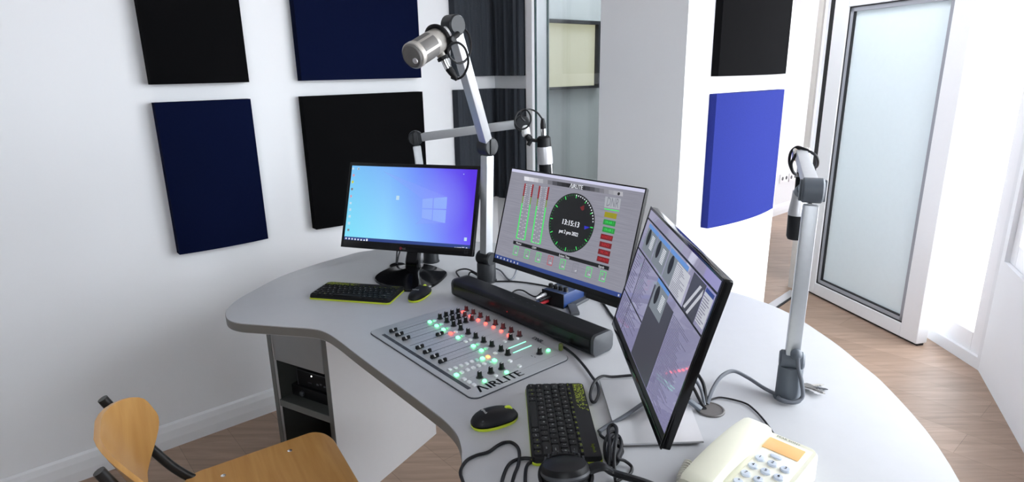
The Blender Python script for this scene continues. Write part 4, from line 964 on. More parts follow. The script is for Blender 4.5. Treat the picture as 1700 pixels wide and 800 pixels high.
u, v = c8(1282, 300); mb = MB(); mb.text('DNR', .021, Matrix.Translation((u, v, .0042)), .85, .05); u, v = c8(1245, 432); mb.box((u-.004, v, .0041), (.006, .002, .0002)); mb.box((u+.006, v+.002, .0041), (.004, .002, .0002)); part('logo', mb, INK, con, world=False, smooth=False)
for (a, b) in (((1055, 370), (1185, 318)), ((1097, 402), (1228, 348))):
    p, q = c8(*a), c8(*b); mb = MB()
    for k in range(14):
        tt_ = k/13; mb.box((p[0]+(q[0]-p[0])*tt_, p[1]+(q[1]-p[1])*tt_, .0044), (.0024, .0040, .0010))
    part('level_meter', mb, BGL, con, world=False)
# ------------------------------------------------------------------ soundbar
s0_, s1_ = at(750, 493), at(985, 596.5); sa = math.atan2(s1_.y-s0_.y, s1_.x-s0_.x); SL = (s1_-s0_).length; SDp, SHt = .077, .062
ax = V3((math.cos(sa), math.sin(sa), 0)); ay = V3((-math.sin(sa), math.cos(sa), 0))
sc_ = (s0_+s1_)/2+ay*SDp/2
sb = thing('soundbar', 'long black soundbar lying behind the mixer, in front of the middle monitor', 'soundbar', (sc_.x, sc_.y, DZ), sa)
prof = rrect(SDp, SHt-.004, .013, 5, 0, SHt/2+.002)
MP = Matrix(((0, 0, 1, 0), (1, 0, 0, 0), (0, 1, 0, 0), (0, 0, 0, 1)))
mb = MB(); mb.prism(prof, -SL/2+.010, SL/2-.010, MP); part('body', mb, BLKS, sb, world=False)
mb = MB(); mb.box((0, -SDp/2+.0006, SHt/2+.002), (SL-.03, .003, SHt-.028), None, .001); part('grille', mb, mat('speaker_grille', (.004, .004, .005), .26, noise=.3, nscale=1500), sb, world=False)
for s in (-1, 1):
    mb = MB(); a, b = (SL/2-.0105, SL/2) if s > 0 else (-SL/2, -SL/2+.0105); mb.prism(prof, a, b, MP, .002); part('end_cap', mb, DGREY, sb, world=False)
mb = MB()
for k in (-.2, .2): mb.box((k, 0, .0016), (.10, .05, .0030), None, .001)
part('foot', mb, BLKP, sb, world=False)
mb = MB()
for k in range(4): mb.box((-.045+k*.031, .002, SHt), (.010 if k in (0, 3) else .007, .0025, .0006))
part('touch_button', mb, DGREY, sb, world=False)
mb = MB(); mb.sphere((-.028, -SDp/2-.0006, SHt*.52), .0022, seg=8); part('status_light', mb, emat('red_led', (190, 45, 40), .9), sb, world=False)

# ------------------------------------------------------------------ headphone amplifier box
p0, p1 = at(901, 503), at(931, 513); ha = math.atan2(p1.y-p0.y, p1.x-p0.x)+.05
hx, hy = V3((math.cos(ha), math.sin(ha), 0)), V3((-math.sin(ha), math.cos(ha), 0))
hc = at(918, 508)+hy*.055
hb_ = thing('headphone_amplifier', 'small blue headphone amplifier with four black knobs, behind the soundbar', 'amplifier box', (hc.x, hc.y, DZ), ha)
w, d, h = .085, .11, .046
mb = MB(); mb.box((0, 0, h/2+.002), (w, d, h), None, .003); part('case', mb, BLUEM, hb_, world=False)
mb = MB(); mb.box((0, -d/2-.001, h/2+.002), (w+.002, .003, h+.002), None, .001); part('front_panel', mb, BLKP, hb_, world=False)
for k in range(4):
    mb = MB(); x = -.030+k*.020; mb.lathe([(.0078, 0), (.0075, .012), (.006, .014), (0, .014)], Matrix.Translation((x, -.028, h+.002)), 16); kn_ = part('knob', mb, BLKP, hb_, world=False)
    mb = MB(); mb.lathe([(.0086, 0), (.0086, .0015), (.0076, .0018)], Matrix.Translation((x, -.028, h+.002)), 16); part('knob_ring', mb, CHROME, kn_, world=False)
for x, m, z in ((-.028, SILV, .034), (-.012, BLKP, .030), (-.020, REDP, .014), (-.034, BLUEM, .017)):
    mb = MB(); mb.lathe([(.0062, 0), (.0062, .022), (.0045, .024), (.0040, .042), (.0025, .046)], zframe((x, -d/2, z), (-.10, -1, -.05)), 14); part('jack_plug', mb, m, hb_, world=False)
# ------------------------------------------------------------------ desk grommets
def grommet(c, r, label, m=DGREY):
    t = thing('desk_grommet', label, 'cable grommet', (c.x, c.y, DZ), 0, 'round cable grommets in the desk top')
    mb = MB(); mb.lathe([(r, .0003), (r, .003), (r-.002, .0045), (r-.005, .0045), (r-.006, .0035), (0, .0035)], None, 36); part('cap', mb, m, t, world=False)
    mb = MB(); mb.prism(rrect(.020, .014, .006, 4, -r+.014, .004), .0036, .0042); part('cable_slot', mb, BLKP, t, world=False)
gR = at(1179, 681); grommet(gR, .031, 'dark grey round cable grommet by the foot of the right monitor', mat('bronze_plastic', (.10, .092, .088), .4, noise=.03))
gL = at(660, 441); grommet(gL, .030, 'black round cable grommet behind the left monitor stand', BLKP)

# ------------------------------------------------------------------ microphone arms
def joint(mb, c, axis, r, w): axis = V3(axis).normalized(); mb.cyl(V3(c)-axis*w/2, V3(c)+axis*w/2, r, b=.004, seg=28)
def arm(label, base, elbow, head, w, axis, jm, br=.034, headjoint=True, foot_h=.075, aw=None, er=.031, ew=.048):
    """base on the desk, elbow and head points; axis: joint axle direction"""
    t = thing('microphone_boom', label, 'microphone boom', base, 0, 'jointed aluminium microphone arms')
    axis = V3(axis).normalized(); b0 = base+UP*foot_h
    mb = MB(); mb.lathe([(br+.003, .0), (br+.003, .003), (br, .006), (br*.97, foot_h-.010), (br*.90, foot_h-.004), (0, foot_h-.004)], Matrix.Translation(base), 32); bs = part('base', mb, GRIPM if jm is GRIPM else JOINT, t)
    d1 = (elbow-b0).normalized(); d2 = (head-elbow).normalized()
    mb = MB(); joint(mb, b0+UP*.010, axis, br*.74, br*1.9); part('base_joint', mb, jm, t)
    for (p, q, nm, ww) in ((b0+d1*.012, elbow-d1*.030, 'lower_arm', w), (elbow+d2*.028, head-d2*(.02 if headjoint else .0), 'upper_arm', aw or w)):
        mb = MB(); d = (q-p).normalized(); up = d.cross(axis)
        mb.bar(p, q, ww, ww, up=up, b=.004); part(nm, mb, ALU, t)
    mb = MB(); joint(mb, elbow, axis, er, ew); e = part('elbow_joint', mb, jm, t)
    mb = MB()
    for s in (-1, 1):
        c = elbow+axis*s*(ew/2+.0015); mb.box((0, 0, 0), (er*.6, er*1.7, .005), frame(c, axis.cross(d1).cross(axis) if False else d1.cross(axis), d1), .002)
    part('grip', mb, jm, e)
    if headjoint:
        mb = MB(); joint(mb, head, axis, .029, .046); part('head_joint', mb, jm, t)
    return t
X1 = V3((1, 0, 0))
# centre arm
b1 = at(808, 466); e1_ = dep(809, 243, b1.y); h1 = dep(752, 42, b1.y-.25)
print('ARM1', b1, e1_, h1, (e1_-b1).length, (h1-e1_).length)
ax1 = (CAM-b1); ax1 = V3((math.cos(-.78), math.sin(-.78), 0))
A1_ = arm('tall silver microphone arm standing between the left and middle monitors', b1, e1_, h1, .033, ax1, JOINT)
# rear left arm
b2 = at(716, 434); e2 = dep(690, 229, 2.36); h2 = dep(866, 205, 2.26)
A2_ = arm('silver microphone arm behind the left monitor, upper part reaching right', b2, e2, h2, .030, V3((.12, -1, .0)), JOINT, br=.030, er=.028, ew=.045)
# right arm
b3 = at(1307, 660); e3 = dep(1349, 316, b3.y+.02); h3 = dep(1330, 256, b3.y+.50)
print('ARM3', b3, e3, h3, (e3-b3).length, (h3-e3).length)
A3_ = arm('silver microphone arm at the right edge of the desk, in front of the glass door', b3, e3, h3, .030, V3((.93, -.36, 0)), GRIPM, br=.027, er=.0265, ew=.043, foot_h=.085, headjoint=False)
mb = MB(); mb.sphere(b3+UP*.118+V3((-.002, -.022, 0)), .0125, seg=14); part('cable_exit', mb, GRIPM, A3_)
mb = MB(); joint(mb, h3, V3((.93, -.36, 0)), .020, .045); part('head_joint', mb, CHROME, A3_)

# ------------------------------------------------------------------ microphones
def cable(pts, r, m, label, group=None, n=8):
    mb = MB(); mb.tube(pts, r, n, 8); return solo('cable', mb, m, label, 'cable', group or 'cables on and over the desk')
# microphone 1: fat side-mesh body pointing down left toward the camera
Ym = h1.y-.03
mr = dep(731, 64, Ym); mf_ = dep(685, 93, Ym-.105)
dm = (mf_-mr).normalized()
m1t = thing('microphone', 'champagne grey studio microphone with mesh sides, hanging from the tall centre arm', 'microphone', dep(705, 80, Ym-.05)-UP*.04, 0, 'studio microphones')
MM = zframe(mr, dm); Lm = (mf_-mr).length; R = .0335
mb = MB(); mb.lathe([(.012, -.022), (.022, -.016), (.029, -.004), (R, .012), (R, Lm*.30), (R+.0012, Lm*.32), (R+.0012, Lm*.34), (R, Lm*.36), (R, Lm-.016), (R+.0022, Lm-.014), (R+.0022, Lm-.002), (R, Lm)], MM, 40); part('body', mb, MICB, m1t)
mb = MB(); mb.lathe([(R-.001, Lm-.0005), (R-.002, Lm+.003), (R*.86, Lm+.006), (R*.84, Lm+.0045), (R*.5, Lm+.010), (0, Lm+.013)], MM, 40); part('front_grille', mb, MICG, m1t)
for k in range(6):     # side mesh windows
    a0_, a1_ = k*PI/3+.12, (k+1)*PI/3-.12; mb = MB()
    mb.grid(lambda u, v: MM @ V3(((R+.0010)*math.cos(a0_+(a1_-a0_)*u), (R+.0010)*math.sin(a0_+(a1_-a0_)*u), Lm*.40+(Lm*.50-.006)*v)), 8, 3); part('side_mesh', mb, MICG, m1t)
ca_ = MM @ V3((0, 0, Lm+.0128)); mb = MB(); Mq = zframe(MM @ V3((0, 0, Lm+.0085)), dm)
sx_ = Mq.to_3x3() @ V3((1, 0, 0)); mb.lathe([(.0075, 0), (.0075, .0030), (.005, .0042), (0, .0042)], Matrix.Translation((CR-dm*CR.dot(dm)).normalized()*.015-UP*.006) @ Mq, 18); part('emblem', mb, SILV, m1t)
tail0 = mr-dm*.0+dm*.022; tdir = (dep(735, 92, Ym)-dep(727, 75, Ym)).normalized()
tp0 = dep(726, 74, Ym); mb = MB(); mb.lathe([(.024, 0), (.018, .02), (.0135, .036)], zframe(tp0, tdir), 24); part('tail_cone', mb, MICB, m1t)
tp1 = tp0+tdir*.034; mb = MB(); mb.lathe([(.014, 0), (.0185, .001), (.0185, .010), (.013, .011)], zframe(tp1, tdir), 24); part('tail_ring', mb, BLKP, m1t)
# yoke
mb = MB(); yk = [mr+(CR*math.cos(q)*.036+CU*math.sin(q)*.036)*1.0-dm*.0 for q in [math.radians(a) for a in range(130, -75, -15)]]
Mr = zframe(mr+dm*.012, dm)
mb.tube([Mr @ V3((.0385*math.cos(q), .0385*math.sin(q), 0)) for q in [2*PI*i/28 for i in range(28)]], .0062, 0, 8, True); part('ring_clamp', mb, BLKP, m1t)
mb = MB(); hp_ = Mr @ V3((0, 0, 0)); side = (CR*.75-CU*.2-CF*.6).normalized(); side = (side-dm*side.dot(dm)).normalized()
mb.tube([mr+dm*.012+side*.042, mr-dm*.022+side*.046, mr-dm*.045+side*.024, mr-dm*.050+UP*.01], .0065, 6, 10)
mb.cyl(mr+dm*.012+side*.036, mr+dm*.012+side*.052, .0085, b=.002); part('yoke', mb, BLKP, m1t)
mb = MB(); mb.cyl(h1.lerp(mr, .22), h1.lerp(mr, .78), .0155, b=.002); part('swivel_collar', mb, WHITEP, m1t)
mb = MB(); mb.lathe([(.0105, 0), (.0105, .026), (.009, .027)], zframe(tp1+tdir*.010, tdir), 18); part('plug', mb, CHROME, m1t)
x0_ = tp1+tdir*.036; mb = MB(); bd = (tdir+CR*.25).normalized(); mb.lathe([(.0105, 0), (.0100, .014), (.0065, .036), (.005, .040)], zframe(x0_, bd), 16); part('plug_boot', mb, BLKP, m1t)
ce = x0_+bd*.038; Yc = ce.y
def cz(x, y, dy=0): return dep(640+x/6.156, 10+y/6.156, Yc+dy)
cable([ce, cz(670, 728), cz(720, 748), cz(790, 715, -.01), cz(835, 630, -.02), cz(845, 540, -.03), cz(810, 430, -.04), cz(740, 375, -.05), cz(670, 395, -.055), cz(638, 450, -.05), cz(665, 530, -.04), cz(740, 582, -.02), cz(815, 560, .0), cz(862, 480, .03), cz(873, 390, .05), cz(845, 280, .06), cz(770, 205, .06)], .0033, CABLE, 'looped black cable from the champagne microphone to the tall arm head')

# microphone 2: hanging behind the middle monitor, capsule down
Y2 = h2.y-.03
def d2_(x, y, dy=0): return dep(830+x/5.717, 160+y/5.717, Y2+dy)
def vmic(label, top, bot, R, ring=True, scale=1.0):
    t = thing('microphone', label, 'microphone', bot, 0, 'studio microphones'); d = (bot-top).normalized(); L = (bot-top).length; M_ = zframe(top, d); return t, d, L, M_
top2, bot2 = d2_(415, 375), d2_(440, 800)
t2, dv, L2, M2_ = vmic('silver and black microphone hanging behind the middle monitor', top2, bot2, .028)
R2 = .0275
mb = MB(); mb.lathe([(.018, 0), (.024, .006), (.0245, .022), (.026, .038)], M2_, 28); part('clamp_cap', mb, BLKP, t2)
mb = MB(); mb.lathe([(.0255, .036), (R2, .050), (R2+.001, .090), (R2+.0005, .100)], M2_, 32); part('silver_shell', mb, SILV, t2)
mb = MB(); mb.lathe([(R2-.001, .099), (R2-.001, L2-.012), (R2-.006, L2-.002), (0, L2)], M2_, 32); part('mesh_head', mb, MICG if False else BLKS, t2)
for a in (.2, 2.3, 4.4):
    mb = MB(); q0 = M2_ @ V3(((R2-.0008)*math.cos(a), (R2-.0008)*math.sin(a), .10)); q1 = M2_ @ V3(((R2-.0008)*math.cos(a), (R2-.0008)*math.sin(a), L2-.014)); mb.cyl(q0, q1, .0032); part('side_rib', mb, SILV, t2)
mb = MB(); mb.cyl(top2-dv*.001, top2-dv*.026, .0098, b=.001); part('plug', mb, CHROME, t2)
mb = MB(); mb.lathe([(.0100, 0), (.0095, .016), (.0055, .036)], zframe(top2-dv*.026, -dv), 16); part('plug_boot', mb, BLKP, t2)
mb = MB(); k0 = d2_(285, 400); mb.tube([d2_(275, 385), d2_(300, 410), d2_(345, 420), M2_ @ V3((0, 0, .016))], .0065, 5, 10); mb.tube([d2_(300, 405), d2_(283, 435), d2_(268, 465)], .0075, 4, 10); part('holder', mb, BLKP, t2)
mb = MB(); mb.cyl(h2+V3((.012, -.01, -.012)), d2_(252, 372), .0155, b=.002); part('swivel_collar', mb, WHITEP, t2)
mb = MB(); mb.cyl(d2_(250, 368), d2_(288, 412), .0125, b=.003); part('collar_base', mb, BLKP, t2)
cable([top2-dv*.060, d2_(395, 205), d2_(355, 155), d2_(300, 125), d2_(240, 122, -.02), d2_(180, 145, -.03), d2_(145, 200, -.04), d2_(145, 260, -.045), d2_(190, 308, -.05), d2_(245, 300, -.045), d2_(288, 250, -.04), d2_(288, 180, -.04), d2_(250, 128, -.03), d2_(212, 145, -.02), d2_(200, 195, -.02), d2_(235, 235, -.01)], .0030, CABLE, 'looped black cable on the microphone behind the middle monitor')

# microphone 3: on the right arm, hanging down behind it
Y3 = h3.y-.02
def d3_(x, y, dy=0): return dep(1270+x/4.446, 220+y/4.446, Y3+dy)
top3, bot3 = d3_(262, 330), d3_(222, 785)
t3, dv, L3, M3_ = vmic('slim silver and black microphone hanging behind the right arm', top3, bot3, .022)
R3_ = .0255
mb = MB(); mb.lathe([(.0125, -.002), (.0125, .030), (.016, .060)], M3_, 28); part('upper_sleeve', mb, BLKP, t3)
zA, zB = L3*.33, L3*.60
mb = MB(); mb.lathe([(.017, zA-.022), (.019, zA), (R3_-.001, zB-.012), (R3_, zB-.008), (R3_, zB)], M3_, 32); part('silver_shell', mb, SILV, t3)
mb = MB(); mb.lathe([(R3_-.0008, zB), (R3_-.0005, L3-.010), (R3_-.004, L3-.001), (0, L3)], M3_, 32); part('mesh_head', mb, BLKS, t3)
mb = MB(); mb.lathe([(.011, -.034), (.0115, -.003)], M3_, 20); part('plug', mb, CHROME, t3)
mb = MB(); mb.lathe([(.006, -.072), (.0095, -.050), (.010, -.034)], M3_, 20); part('plug_boot', mb, BLKP, t3)
mb = MB(); c3 = M3_ @ V3((0, 0, .045)); mb.cyl(c3, d3_(270, 420, -.03), .011, b=.002); mb.cyl(d3_(255, 440, -.02), d3_(280, 415, -.05), .016, b=.003); part('holder', mb, GRIPM, t3)
cable([M3_ @ V3((0, 0, -.07)), d3_(243, 205), d3_(232, 160, -.02), d3_(215, 185, -.03), d3_(195, 230, -.03), d3_(205, 285, -.03), d3_(228, 308, -.02), d3_(205, 290, .02), d3_(180, 220, .03), d3_(192, 145, .03), d3_(235, 108, .02), d3_(280, 118, .0), d3_(330, 140, -.02), d3_(375, 170, -.03), d3_(390, 210, -.02), d3_(385, 245, 0), d3_(365, 262, .02)], .0040, CABLE, 'looped black cable at the head of the right microphone arm')

# ------------------------------------------------------------------ telephone
def zp(x, y): return (1100+x/3.334, 560+y/3.334)
zb = DZ+.045
pa, pb = at(*zp(575, 530), zb), at(*zp(875, 655), zb)
ta = math.atan2(pb.y-pa.y, pb.x-pa.x)
tx_, ty_ = V3((math.cos(ta), math.sin(ta), 0)), V3((-math.sin(ta), math.cos(ta), 0))
hw = .050; tw = (pb-pa).length+hw; TL = .235
to = pa-tx_*hw; tc_ = to+tx_*tw/2-ty_*TL/2
tel = thing('telephone', 'ivory desk telephone with pale round keys and an amber display strip', 'telephone', (tc_.x, tc_.y, DZ), ta)
MT_ = WM[tel]; MTi = MT_.inverted()
SLP = .10
def tz(y): return .030+(y+TL/2)*SLP           # top surface slopes up to the back
mb = MB(); ol = rrect(tw, TL, .016, 5)
lo = [mb.bm.verts.new(V3((x, y, .001))) for x, y in ol]; mi = [mb.bm.verts.new(V3((x*1.0, y*1.0, tz(y)-.006))) for x, y in ol]; hi = [mb.bm.verts.new(V3((x*.97, y*.975, tz(y)))) for x, y in ol]
for a, b in ((lo, mi), (mi, hi)):
    for i in range(len(ol)): mb.bm.faces.new((a[i], a[(i+1) % len(ol)], b[(i+1) % len(ol)], b[i]))
mb.bm.faces.new(hi); mb.bm.faces.new(lo[::-1]); part('base', mb, IVORY, tel, world=False)
def onT(x, y):
    P0 = MT_ @ V3((0, 0, tz(0))); nrm = (MT_.to_3x3() @ V3((0, -SLP, 1))).normalized(); return MTi @ onpl(*zp(x, y), P0, nrm)
def slopeM(p, z=0): return Matrix.Translation((p.x, p.y, tz(p.y)+z)) @ Matrix.Rotation(math.atan(SLP), 4, 'X')
hwx = -tw/2+.062                                   # right limit of the handset
mb = MB(); px0 = hwx+.006; mb.prism([(px0, -TL/2+.012), (tw/2-.010, -TL/2+.012), (tw/2-.010, TL/2-.012), (px0, TL/2-.012)], 0, .0012, Matrix.Translation((0, 0, tz(0)-.0002)) @ Matrix.Rotation(math.atan(SLP), 4, 'X'), .0005); part('key_panel', mb, IVORYL, tel, world=False)
cs_ = [onT(x, y) for x, y in ((592, 555), (790, 635), (755, 690), (548, 610))]; cen_ = sum(cs_, V3())/4
dw = ((cs_[1]-cs_[0]).length+(cs_[2]-cs_[3]).length)/2; dh = abs(cs_[0].y-cs_[3].y)*.5+abs(cs_[1].y-cs_[2].y)*.5
mb = MB(); mb.prism(rrect(dw, dh, .0015, 2), 0, .0022, slopeM(cen_), .0004); part('display_strip', mb, LCD, tel, world=False)
mb = MB(); tcn = onT(697, 575); mb.text('PEAR SONY', .0062, slopeM(tcn, .0016), 1.35, .01); part('lettering', mb, INK, tel, world=False, smooth=False)
k1, k2, k3, k4 = onT(537, 676), onT(680, 737), onT(470, 767), onT(605, 703)
dx_ = (k2.x-k1.x)/2; dy_ = (k1.y-k3.y)/2
for i, ch_ in enumerate('123456789*0#'):
    r_, c_i = divmod(i, 3); p = V3((k1.x+dx_*c_i, (k1.y+k2.y)/2-dy_*r_, 0))
    mb = MB(); mb.lathe([(.0092, 0), (.0092, .002), (.0078, .0042), (0, .0050)], slopeM(p, .0008) @ Matrix.Diagonal((1, .82, 1, 1)), 20); kk = part('key', mb, PHBTN, tel, world=False)
    mb = MB(); mb.text(ch_, .0088, slopeM(p, .0061), 1, .03); part('digit', mb, INK, kk, world=False, smooth=False)
p = onT(627, 667); mb = MB(); mb.prism(rrect(.021, .0075, .0036, 5), 0, .0035, slopeM(p, .0006), .0012); part('long_button', mb, PHBTN, tel, world=False)
# handset resting along the left side
hs = thing('telephone_handset', 'ivory handset lying in the cradle along the left side of the telephone', 'telephone handset', MT_ @ V3((hwx-.031, 0, .030)), ta)
hxm = hwx-.029
mb = MB(); rs = []
for k in range(25):
    v = k/24; y = -TL/2-.002+v*(TL+.004); e = 2*v-1
    zt = .072-.012*e*e-.002; wv = .058-.004*(1-e*e); zlow = .016+.026*(1-abs(e)**3)
    zt += (y+TL/2)*SLP*.6-.006
    sh_ = [(-1, .10), (-1, .72), (-.90, .90), (-.6, 1), (.6, 1), (.90, .90), (1, .72), (1, .10), (.7, 0), (-.7, 0)]
    endk = .93 if k in (0, 24) else 1
    rs.append([mb.bm.verts.new(MT_ @ V3((hxm+a*wv/2*endk, y, zlow+(zt*endk-zlow)*b))) for a, b in sh_])
for a, b in zip(rs, rs[1:]):
    for i in range(10): mb.bm.faces.new((a[i], a[(i+1) % 10], b[(i+1) % 10], b[i]))
mb.bm.faces.new(rs[0]); mb.bm.faces.new(rs[-1]); part('grip', mb, IVORY, hs)
mb = MB(); mb.tube([MT_ @ V3((hxm-.0285, y, .030+(y+TL/2)*.05)) for y in (-.10, -.05, 0, .03)], .0012, 3, 6); part('seam', mb, INKL, hs)
cc_ = [zp(100, 800+60), zp(108, 790), zp(125, 745), zp(148, 700)]
pc_ = [at(x, y, DZ+.013) for x, y in cc_]; path = spline(pc_, 40); mb = MB(); co = []
for i, p in enumerate(path):
    a = i*.62; d = (path[min(i+1, len(path)-1)]-path[max(0, i-1)]).normalized(); sx = d.cross(UP).normalized()
    co.append(p+sx*.0085*math.cos(a)+UP*.0085*math.sin(a))
co += [path[-1]+V3((.006, .004, -.004)), at(*zp(170, 762), DZ+.006), at(*zp(205, 735), DZ+.02)]
mb.tube(co, .0024, 2, 6); solo('coiled_cord', mb, IVORYL, 'coiled ivory cord at the left of the telephone', 'telephone cord')

# ------------------------------------------------------------------ headphones at the front edge
HX = at(945, 800); hd = thing('headphones', 'black headphones lying at the front edge beside the near keyboard', 'headphones', (HX.x, HX.y, DZ))
def cup(c, n, nm, r=.043):
    n = V3(n).normalized(); M_ = zframe(c, n)
    mb = MB(); mb.lathe([(r*.55, 0), (r*.86, .002), (r, .008), (r, .022), (r*.9, .030), (r*.5, .036), (0, .037)], M_, 32); o = part('ear_cup', mb, BLKP, hd)
    mb = MB(); mb.lathe([(r*1.0, .012), (r*1.035, .016), (r*1.0, .020)], M_, 32); part('cup_ring', mb, DGREY, o)
    mb = MB(); ri = [M_ @ V3((r*.78*math.cos(q), r*.78*math.sin(q), -.006)) for q in [2*PI*i/24 for i in range(24)]]; mb.tube(ri, .0125, 0, 10, True); part('ear_pad', mb, BLKS, o)
cA = at(950, 830, DZ+.045); nA_ = V3((.10, .16, .95))
cA = V3((.088, .935, DZ+.024)); cB = V3((.225, .80, DZ+.052))
cup(cA, (-.05, .25, .96), 'a'); cup(cB, (.55, -.1, .8), 'b')
mb = MB(); mb.tube([cA+V3((.040, .005, .016)), cA+V3((.065, .010, .020)), V3((.178, .955, DZ+.022)), V3((.235, .915, DZ+.026)), V3((.265, .86, DZ+.034)), cB+V3((.03, .02, .02))], .012, 8, 10, flat=.55); part('headband', mb, BLKS, hd)
mb = MB(); mb.tube([cA+V3((.0455*math.cos(q), .0455*math.sin(q), .010+.010*math.sin(q))) for q in [math.radians(a) for a in range(-40, 225, 20)]], .0042, 4, 8); part('cup_yoke', mb, BLKP, hd)
for k in range(9):
    q = math.radians(35+k*14); mb = MB(); mb.cyl(cA+V3((.0445*math.cos(q), .0445*math.sin(q)+.004, .010)), cA+V3((.041*math.cos(q), .041*math.sin(q)+.006, .028)), .0024, .0018, 8); part('cup_rib', mb, DGREY, hd)

# ------------------------------------------------------------------ bunch of keys behind the right arm foot
kb0 = at(1330, 642)
ks = thing('key_bunch', 'bunch of small metal keys lying behind the foot of the right microphone arm', 'keys', (kb0.x, kb0.y, DZ))
mb = MB(); mb.tube([kb0+V3((.012*math.cos(q), .012*math.sin(q), .003)) for q in [2*PI*i/20 for i in range(20)]], .0011, 0, 6, True); part('ring', mb, CHROME, ks)
for i, (x, y) in enumerate(((1364, 640), (1366, 648), (1362, 655), (1356, 660), (1350, 652))):
    e_ = at(x, y); d = (e_-kb0); d.z = 0; d.normalize(); z = .0012+.0022*i; p0 = kb0+d*.006; M_ = Matrix.Translation((p0.x, p0.y, DZ+z)) @ Matrix.Rotation(math.atan2(d.y, d.x), 4, 'Z')
    bits = [(.024, -.0035), (.028, -.0045), (.030, -.002), (.034, -.004), (.037, -.002), (.041, -.0045), (.045, -.002), (.050, 0), (.046, .0035), (.022, .0035)]
    head = [(.022+0, .0035), (.018, .008), (.010, .011), (.002, .008), (-.001, 0), (.002, -.008), (.010, -.011), (.018, -.008)]
    mb = MB(); mb.prism(head+bits, 0, .0018, M_, 0); part('key', mb, (MICB, DGREY, MICB, SILV, MICG)[i], ks)

# ------------------------------------------------------------------ loose cables
R_ = DZ+.0035
def dk(*pts, z=R_): return [at(x, y, z) for x, y in pts]
def lift(p, h): return p+UP*h
cable([lift(p, h) for p, h in zip(dk((1174, 671), (1183, 656), (1197, 643), (1216, 635), (1240, 638), (1268, 648), (1292, 658)), (0.0, .018, .030, .030, .018, .006, .002))]+[b3+V3((-.030, -.024, .012)), b3+V3((-.008, -.037, .010)), b3+V3((.016, -.034, .020)), b3+V3((.012, -.032, .055)), b3+V3((.002, -.030, .090)), b3+V3((-.002, -.030, .116))], .0045, CABG, 'thick grey cable arching from the right grommet to the right arm foot')
cable(dk((1172, 669), (1184, 662), (1200, 660), (1234, 668), (1250, 678), (1268, 697), (1286, 722)), .0021, CABLE, 'thin black cable from the right grommet to the telephone')
cable([lift(p, h) for p, h in zip(dk((1172, 671), (1168, 655), (1160, 645), (1150, 638), (1136, 632)), (0, .02, .03, .035, .04))], .0042, CABLE, 'black cable rising from the right grommet behind the right monitor, uppermost of three')
cable([lift(p, h) for p, h in zip(dk((1170, 673), (1164, 662), (1155, 652), (1143, 646)), (0, .018, .028, .035))], .0036, CABG, 'grey cable from the right grommet behind the right monitor, middle of three')
cable([lift(p, h) for p, h in zip(dk((1168, 675), (1160, 670), (1150, 658), (1140, 650)), (0, .012, .022, .03))], .0036, CABLE, 'black cable from the right grommet behind the right monitor, lowest of three')
u0, u1 = at(1164, 680, DZ+.008), at(1143, 664, DZ+.022); mb = MB(); mb.bar(u0, u1, .013, .008, b=.002); t = thing('cable_plug', 'grey cable plug lying beside the right grommet behind the right monitor', 'plug', (u0.x, u0.y, DZ)); part('plug_body', mb, GRIPM, t)
mb = MB(); dd_ = (u1-u0).normalized(); mb.cyl(u1-dd_*.002, u1+dd_*.016, .0052, .0035); part('strain_relief', mb, BLKP, t)
def z7(x, y): return (600+x/3.478, 450+y/3.478)
pz = [z7(*p) for p in ((1165, 440), (1190, 455), (1240, 498), (1290, 555), (1330, 610), (1362, 655), (1370, 705), (1350, 755), (1328, 750), (1322, 705), (1345, 655), (1390, 622), (1450, 612), (1540, 605), (1600, 600))]
cable([lift(p, .001+(.006 if 9 < i < 12 else 0)) for i, p in enumerate(dk(*pz, z=DZ+.0055))], .0035, CABLE, 'black cable running from the soundbar end and looping to the right monitor')
mb = MB(); pl_ = at(931, 577, DZ+.010); mb.cyl(pl_+UP*-.008, pl_+UP*.012, .006, b=.002); solo('cable_plug', mb, LIME if False else mat('olive_plastic', (.12, .14, .03), .3, noise=.05), 'small olive plug at the soundbar base by the mixer corner', 'plug')
cable([lift(p, h) for p, h in zip(dk((994, 717), (1010, 708), (1035, 700), (1063, 683), (1085, 668)), (.001, .003, .012, .016, .018))], .0042, CABG, 'grey cable crossing the silver base of the right monitor')
def zk(x, y): return (750+x/4, 600+y/4)
def hcable(pts, label, r=.0034): return cable([at(*zk(p[0], p[1]), DZ+.004+(p[2] if len(p) > 2 else 0)) for p in pts], r, CABLE, label)
hcable([(90, 860), (75, 800), (58, 730), (95, 662), (160, 625), (240, 602), (300, 562), (345, 540), (395, 537), (438, 570), (450, 625), (440, 690), (415, 755), (390, 850)], 'black headphone cable loop hanging over the front desk edge, outermost loop')
hcable([(325, 860), (340, 770), (375, 690), (430, 652), (500, 642), (560, 655), (610, 685), (650, 715)], 'black headphone cable arching to the ear cup, wide inner loop')
hcable([(490, 860), (488, 780), (495, 705), (520, 672), (570, 668), (630, 690), (670, 720)], 'black headphone cable close beside the ear cup, smallest loop')
mb = MB(); c0 = (1065, 545)
rnd = random.Random(5)
lp_ = []
for k in range(3):
    ox, oy = rnd.uniform(-20, 20), rnd.uniform(-25, 25)
    for a in range(0, 360, 30):
        q = math.radians(a+k*13); lp_.append((c0[0]+ox+(56-k*9)*math.cos(q+.25*k)+k*6, c0[1]+oy+(112-k*14)*math.sin(q)+20, .002+.0055*k+.002*math.sin(q*2)))
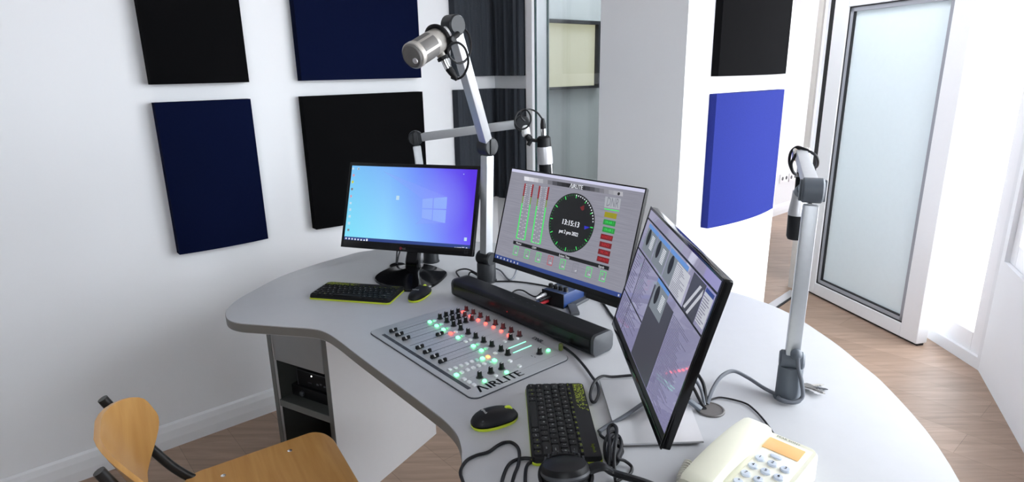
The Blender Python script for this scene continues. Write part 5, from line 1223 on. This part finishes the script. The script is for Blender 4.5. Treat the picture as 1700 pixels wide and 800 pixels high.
hcable([(985, 470, .0), (1000, 500, .003)]+lp_+[(1100, 640, .02), (1150, 660, .008), (1195, 700, .0), (1185, 745, 0), (1140, 770, 0), (1090, 800, .0)], 'tangled bundle of black headphone cable right of the near keyboard', .0031)
hcable([(1040, 690, .012), (1048, 560, .03), (1040, 450, .022), (1068, 420, .024), (1095, 450, .026), (1085, 560, .03), (1078, 640, .02), (1082, 740, .006), (1090, 800, .0)], 'tall narrow loop of black cable standing over the tangled bundle', .0036)
# behind the soundbar
cable([lift(p, h) for p, h in zip(dk((795, 460), (775, 450), (758, 452), (764, 462), (775, 470)), (.01, .008, .004, .002, 0.001))], .0030, CABLE, 'black cable at the left foot of the tall arm')
cable([lift(p, h) for p, h in zip(dk((796, 462), (782, 455), (778, 462), (788, 468)), (.006, .008, .003, .001))], .0030, CABLE, 'short black cable loop behind the left end of the soundbar')
cable([lift(p, h) for p, h in zip(dk((820, 446), (832, 452), (845, 465), (855, 460), (862, 448)), (.004, .004, .002, .01, .05))], .0030, CABG, 'grey cable dropping behind the left edge of the middle monitor')
cable(dk((821, 467), (850, 467), (880, 470), (912, 476), (945, 486)), .0028, CABLE, 'straight black cable on the desk behind the soundbar')
cable([lift(p, h) for p, h in zip(dk((846, 490), (856, 483), (868, 484), (880, 492), (890, 497), (899, 494)), (.0, .002, .004, .006, .010, .018))], .0026, CABLE, 'thin black cable from behind the soundbar to the blue headphone amplifier')
cable([lift(p, h) for p, h in zip(dk((962, 487), (975, 492), (995, 497), (1006, 510), (1014, 522), (1024, 534)), (.004, .002, 0, 0, 0, 0))], .0034, CABLE, 'black cable on the desk under the right corner of the middle monitor')
cable([lift(p, h) for p, h in zip(dk((658, 440), (660, 430), (664, 422), (672, 412)), (.003, .03, .06, .09))], .0032, CABLE, 'black cable rising from the left grommet behind the left monitor, left of two')
cable([lift(p, h) for p, h in zip(dk((659, 440), (663, 432), (670, 424), (679, 415)), (.003, .025, .05, .08))], .0028, CABLE, 'black cable rising from the left grommet behind the left monitor, right of two')
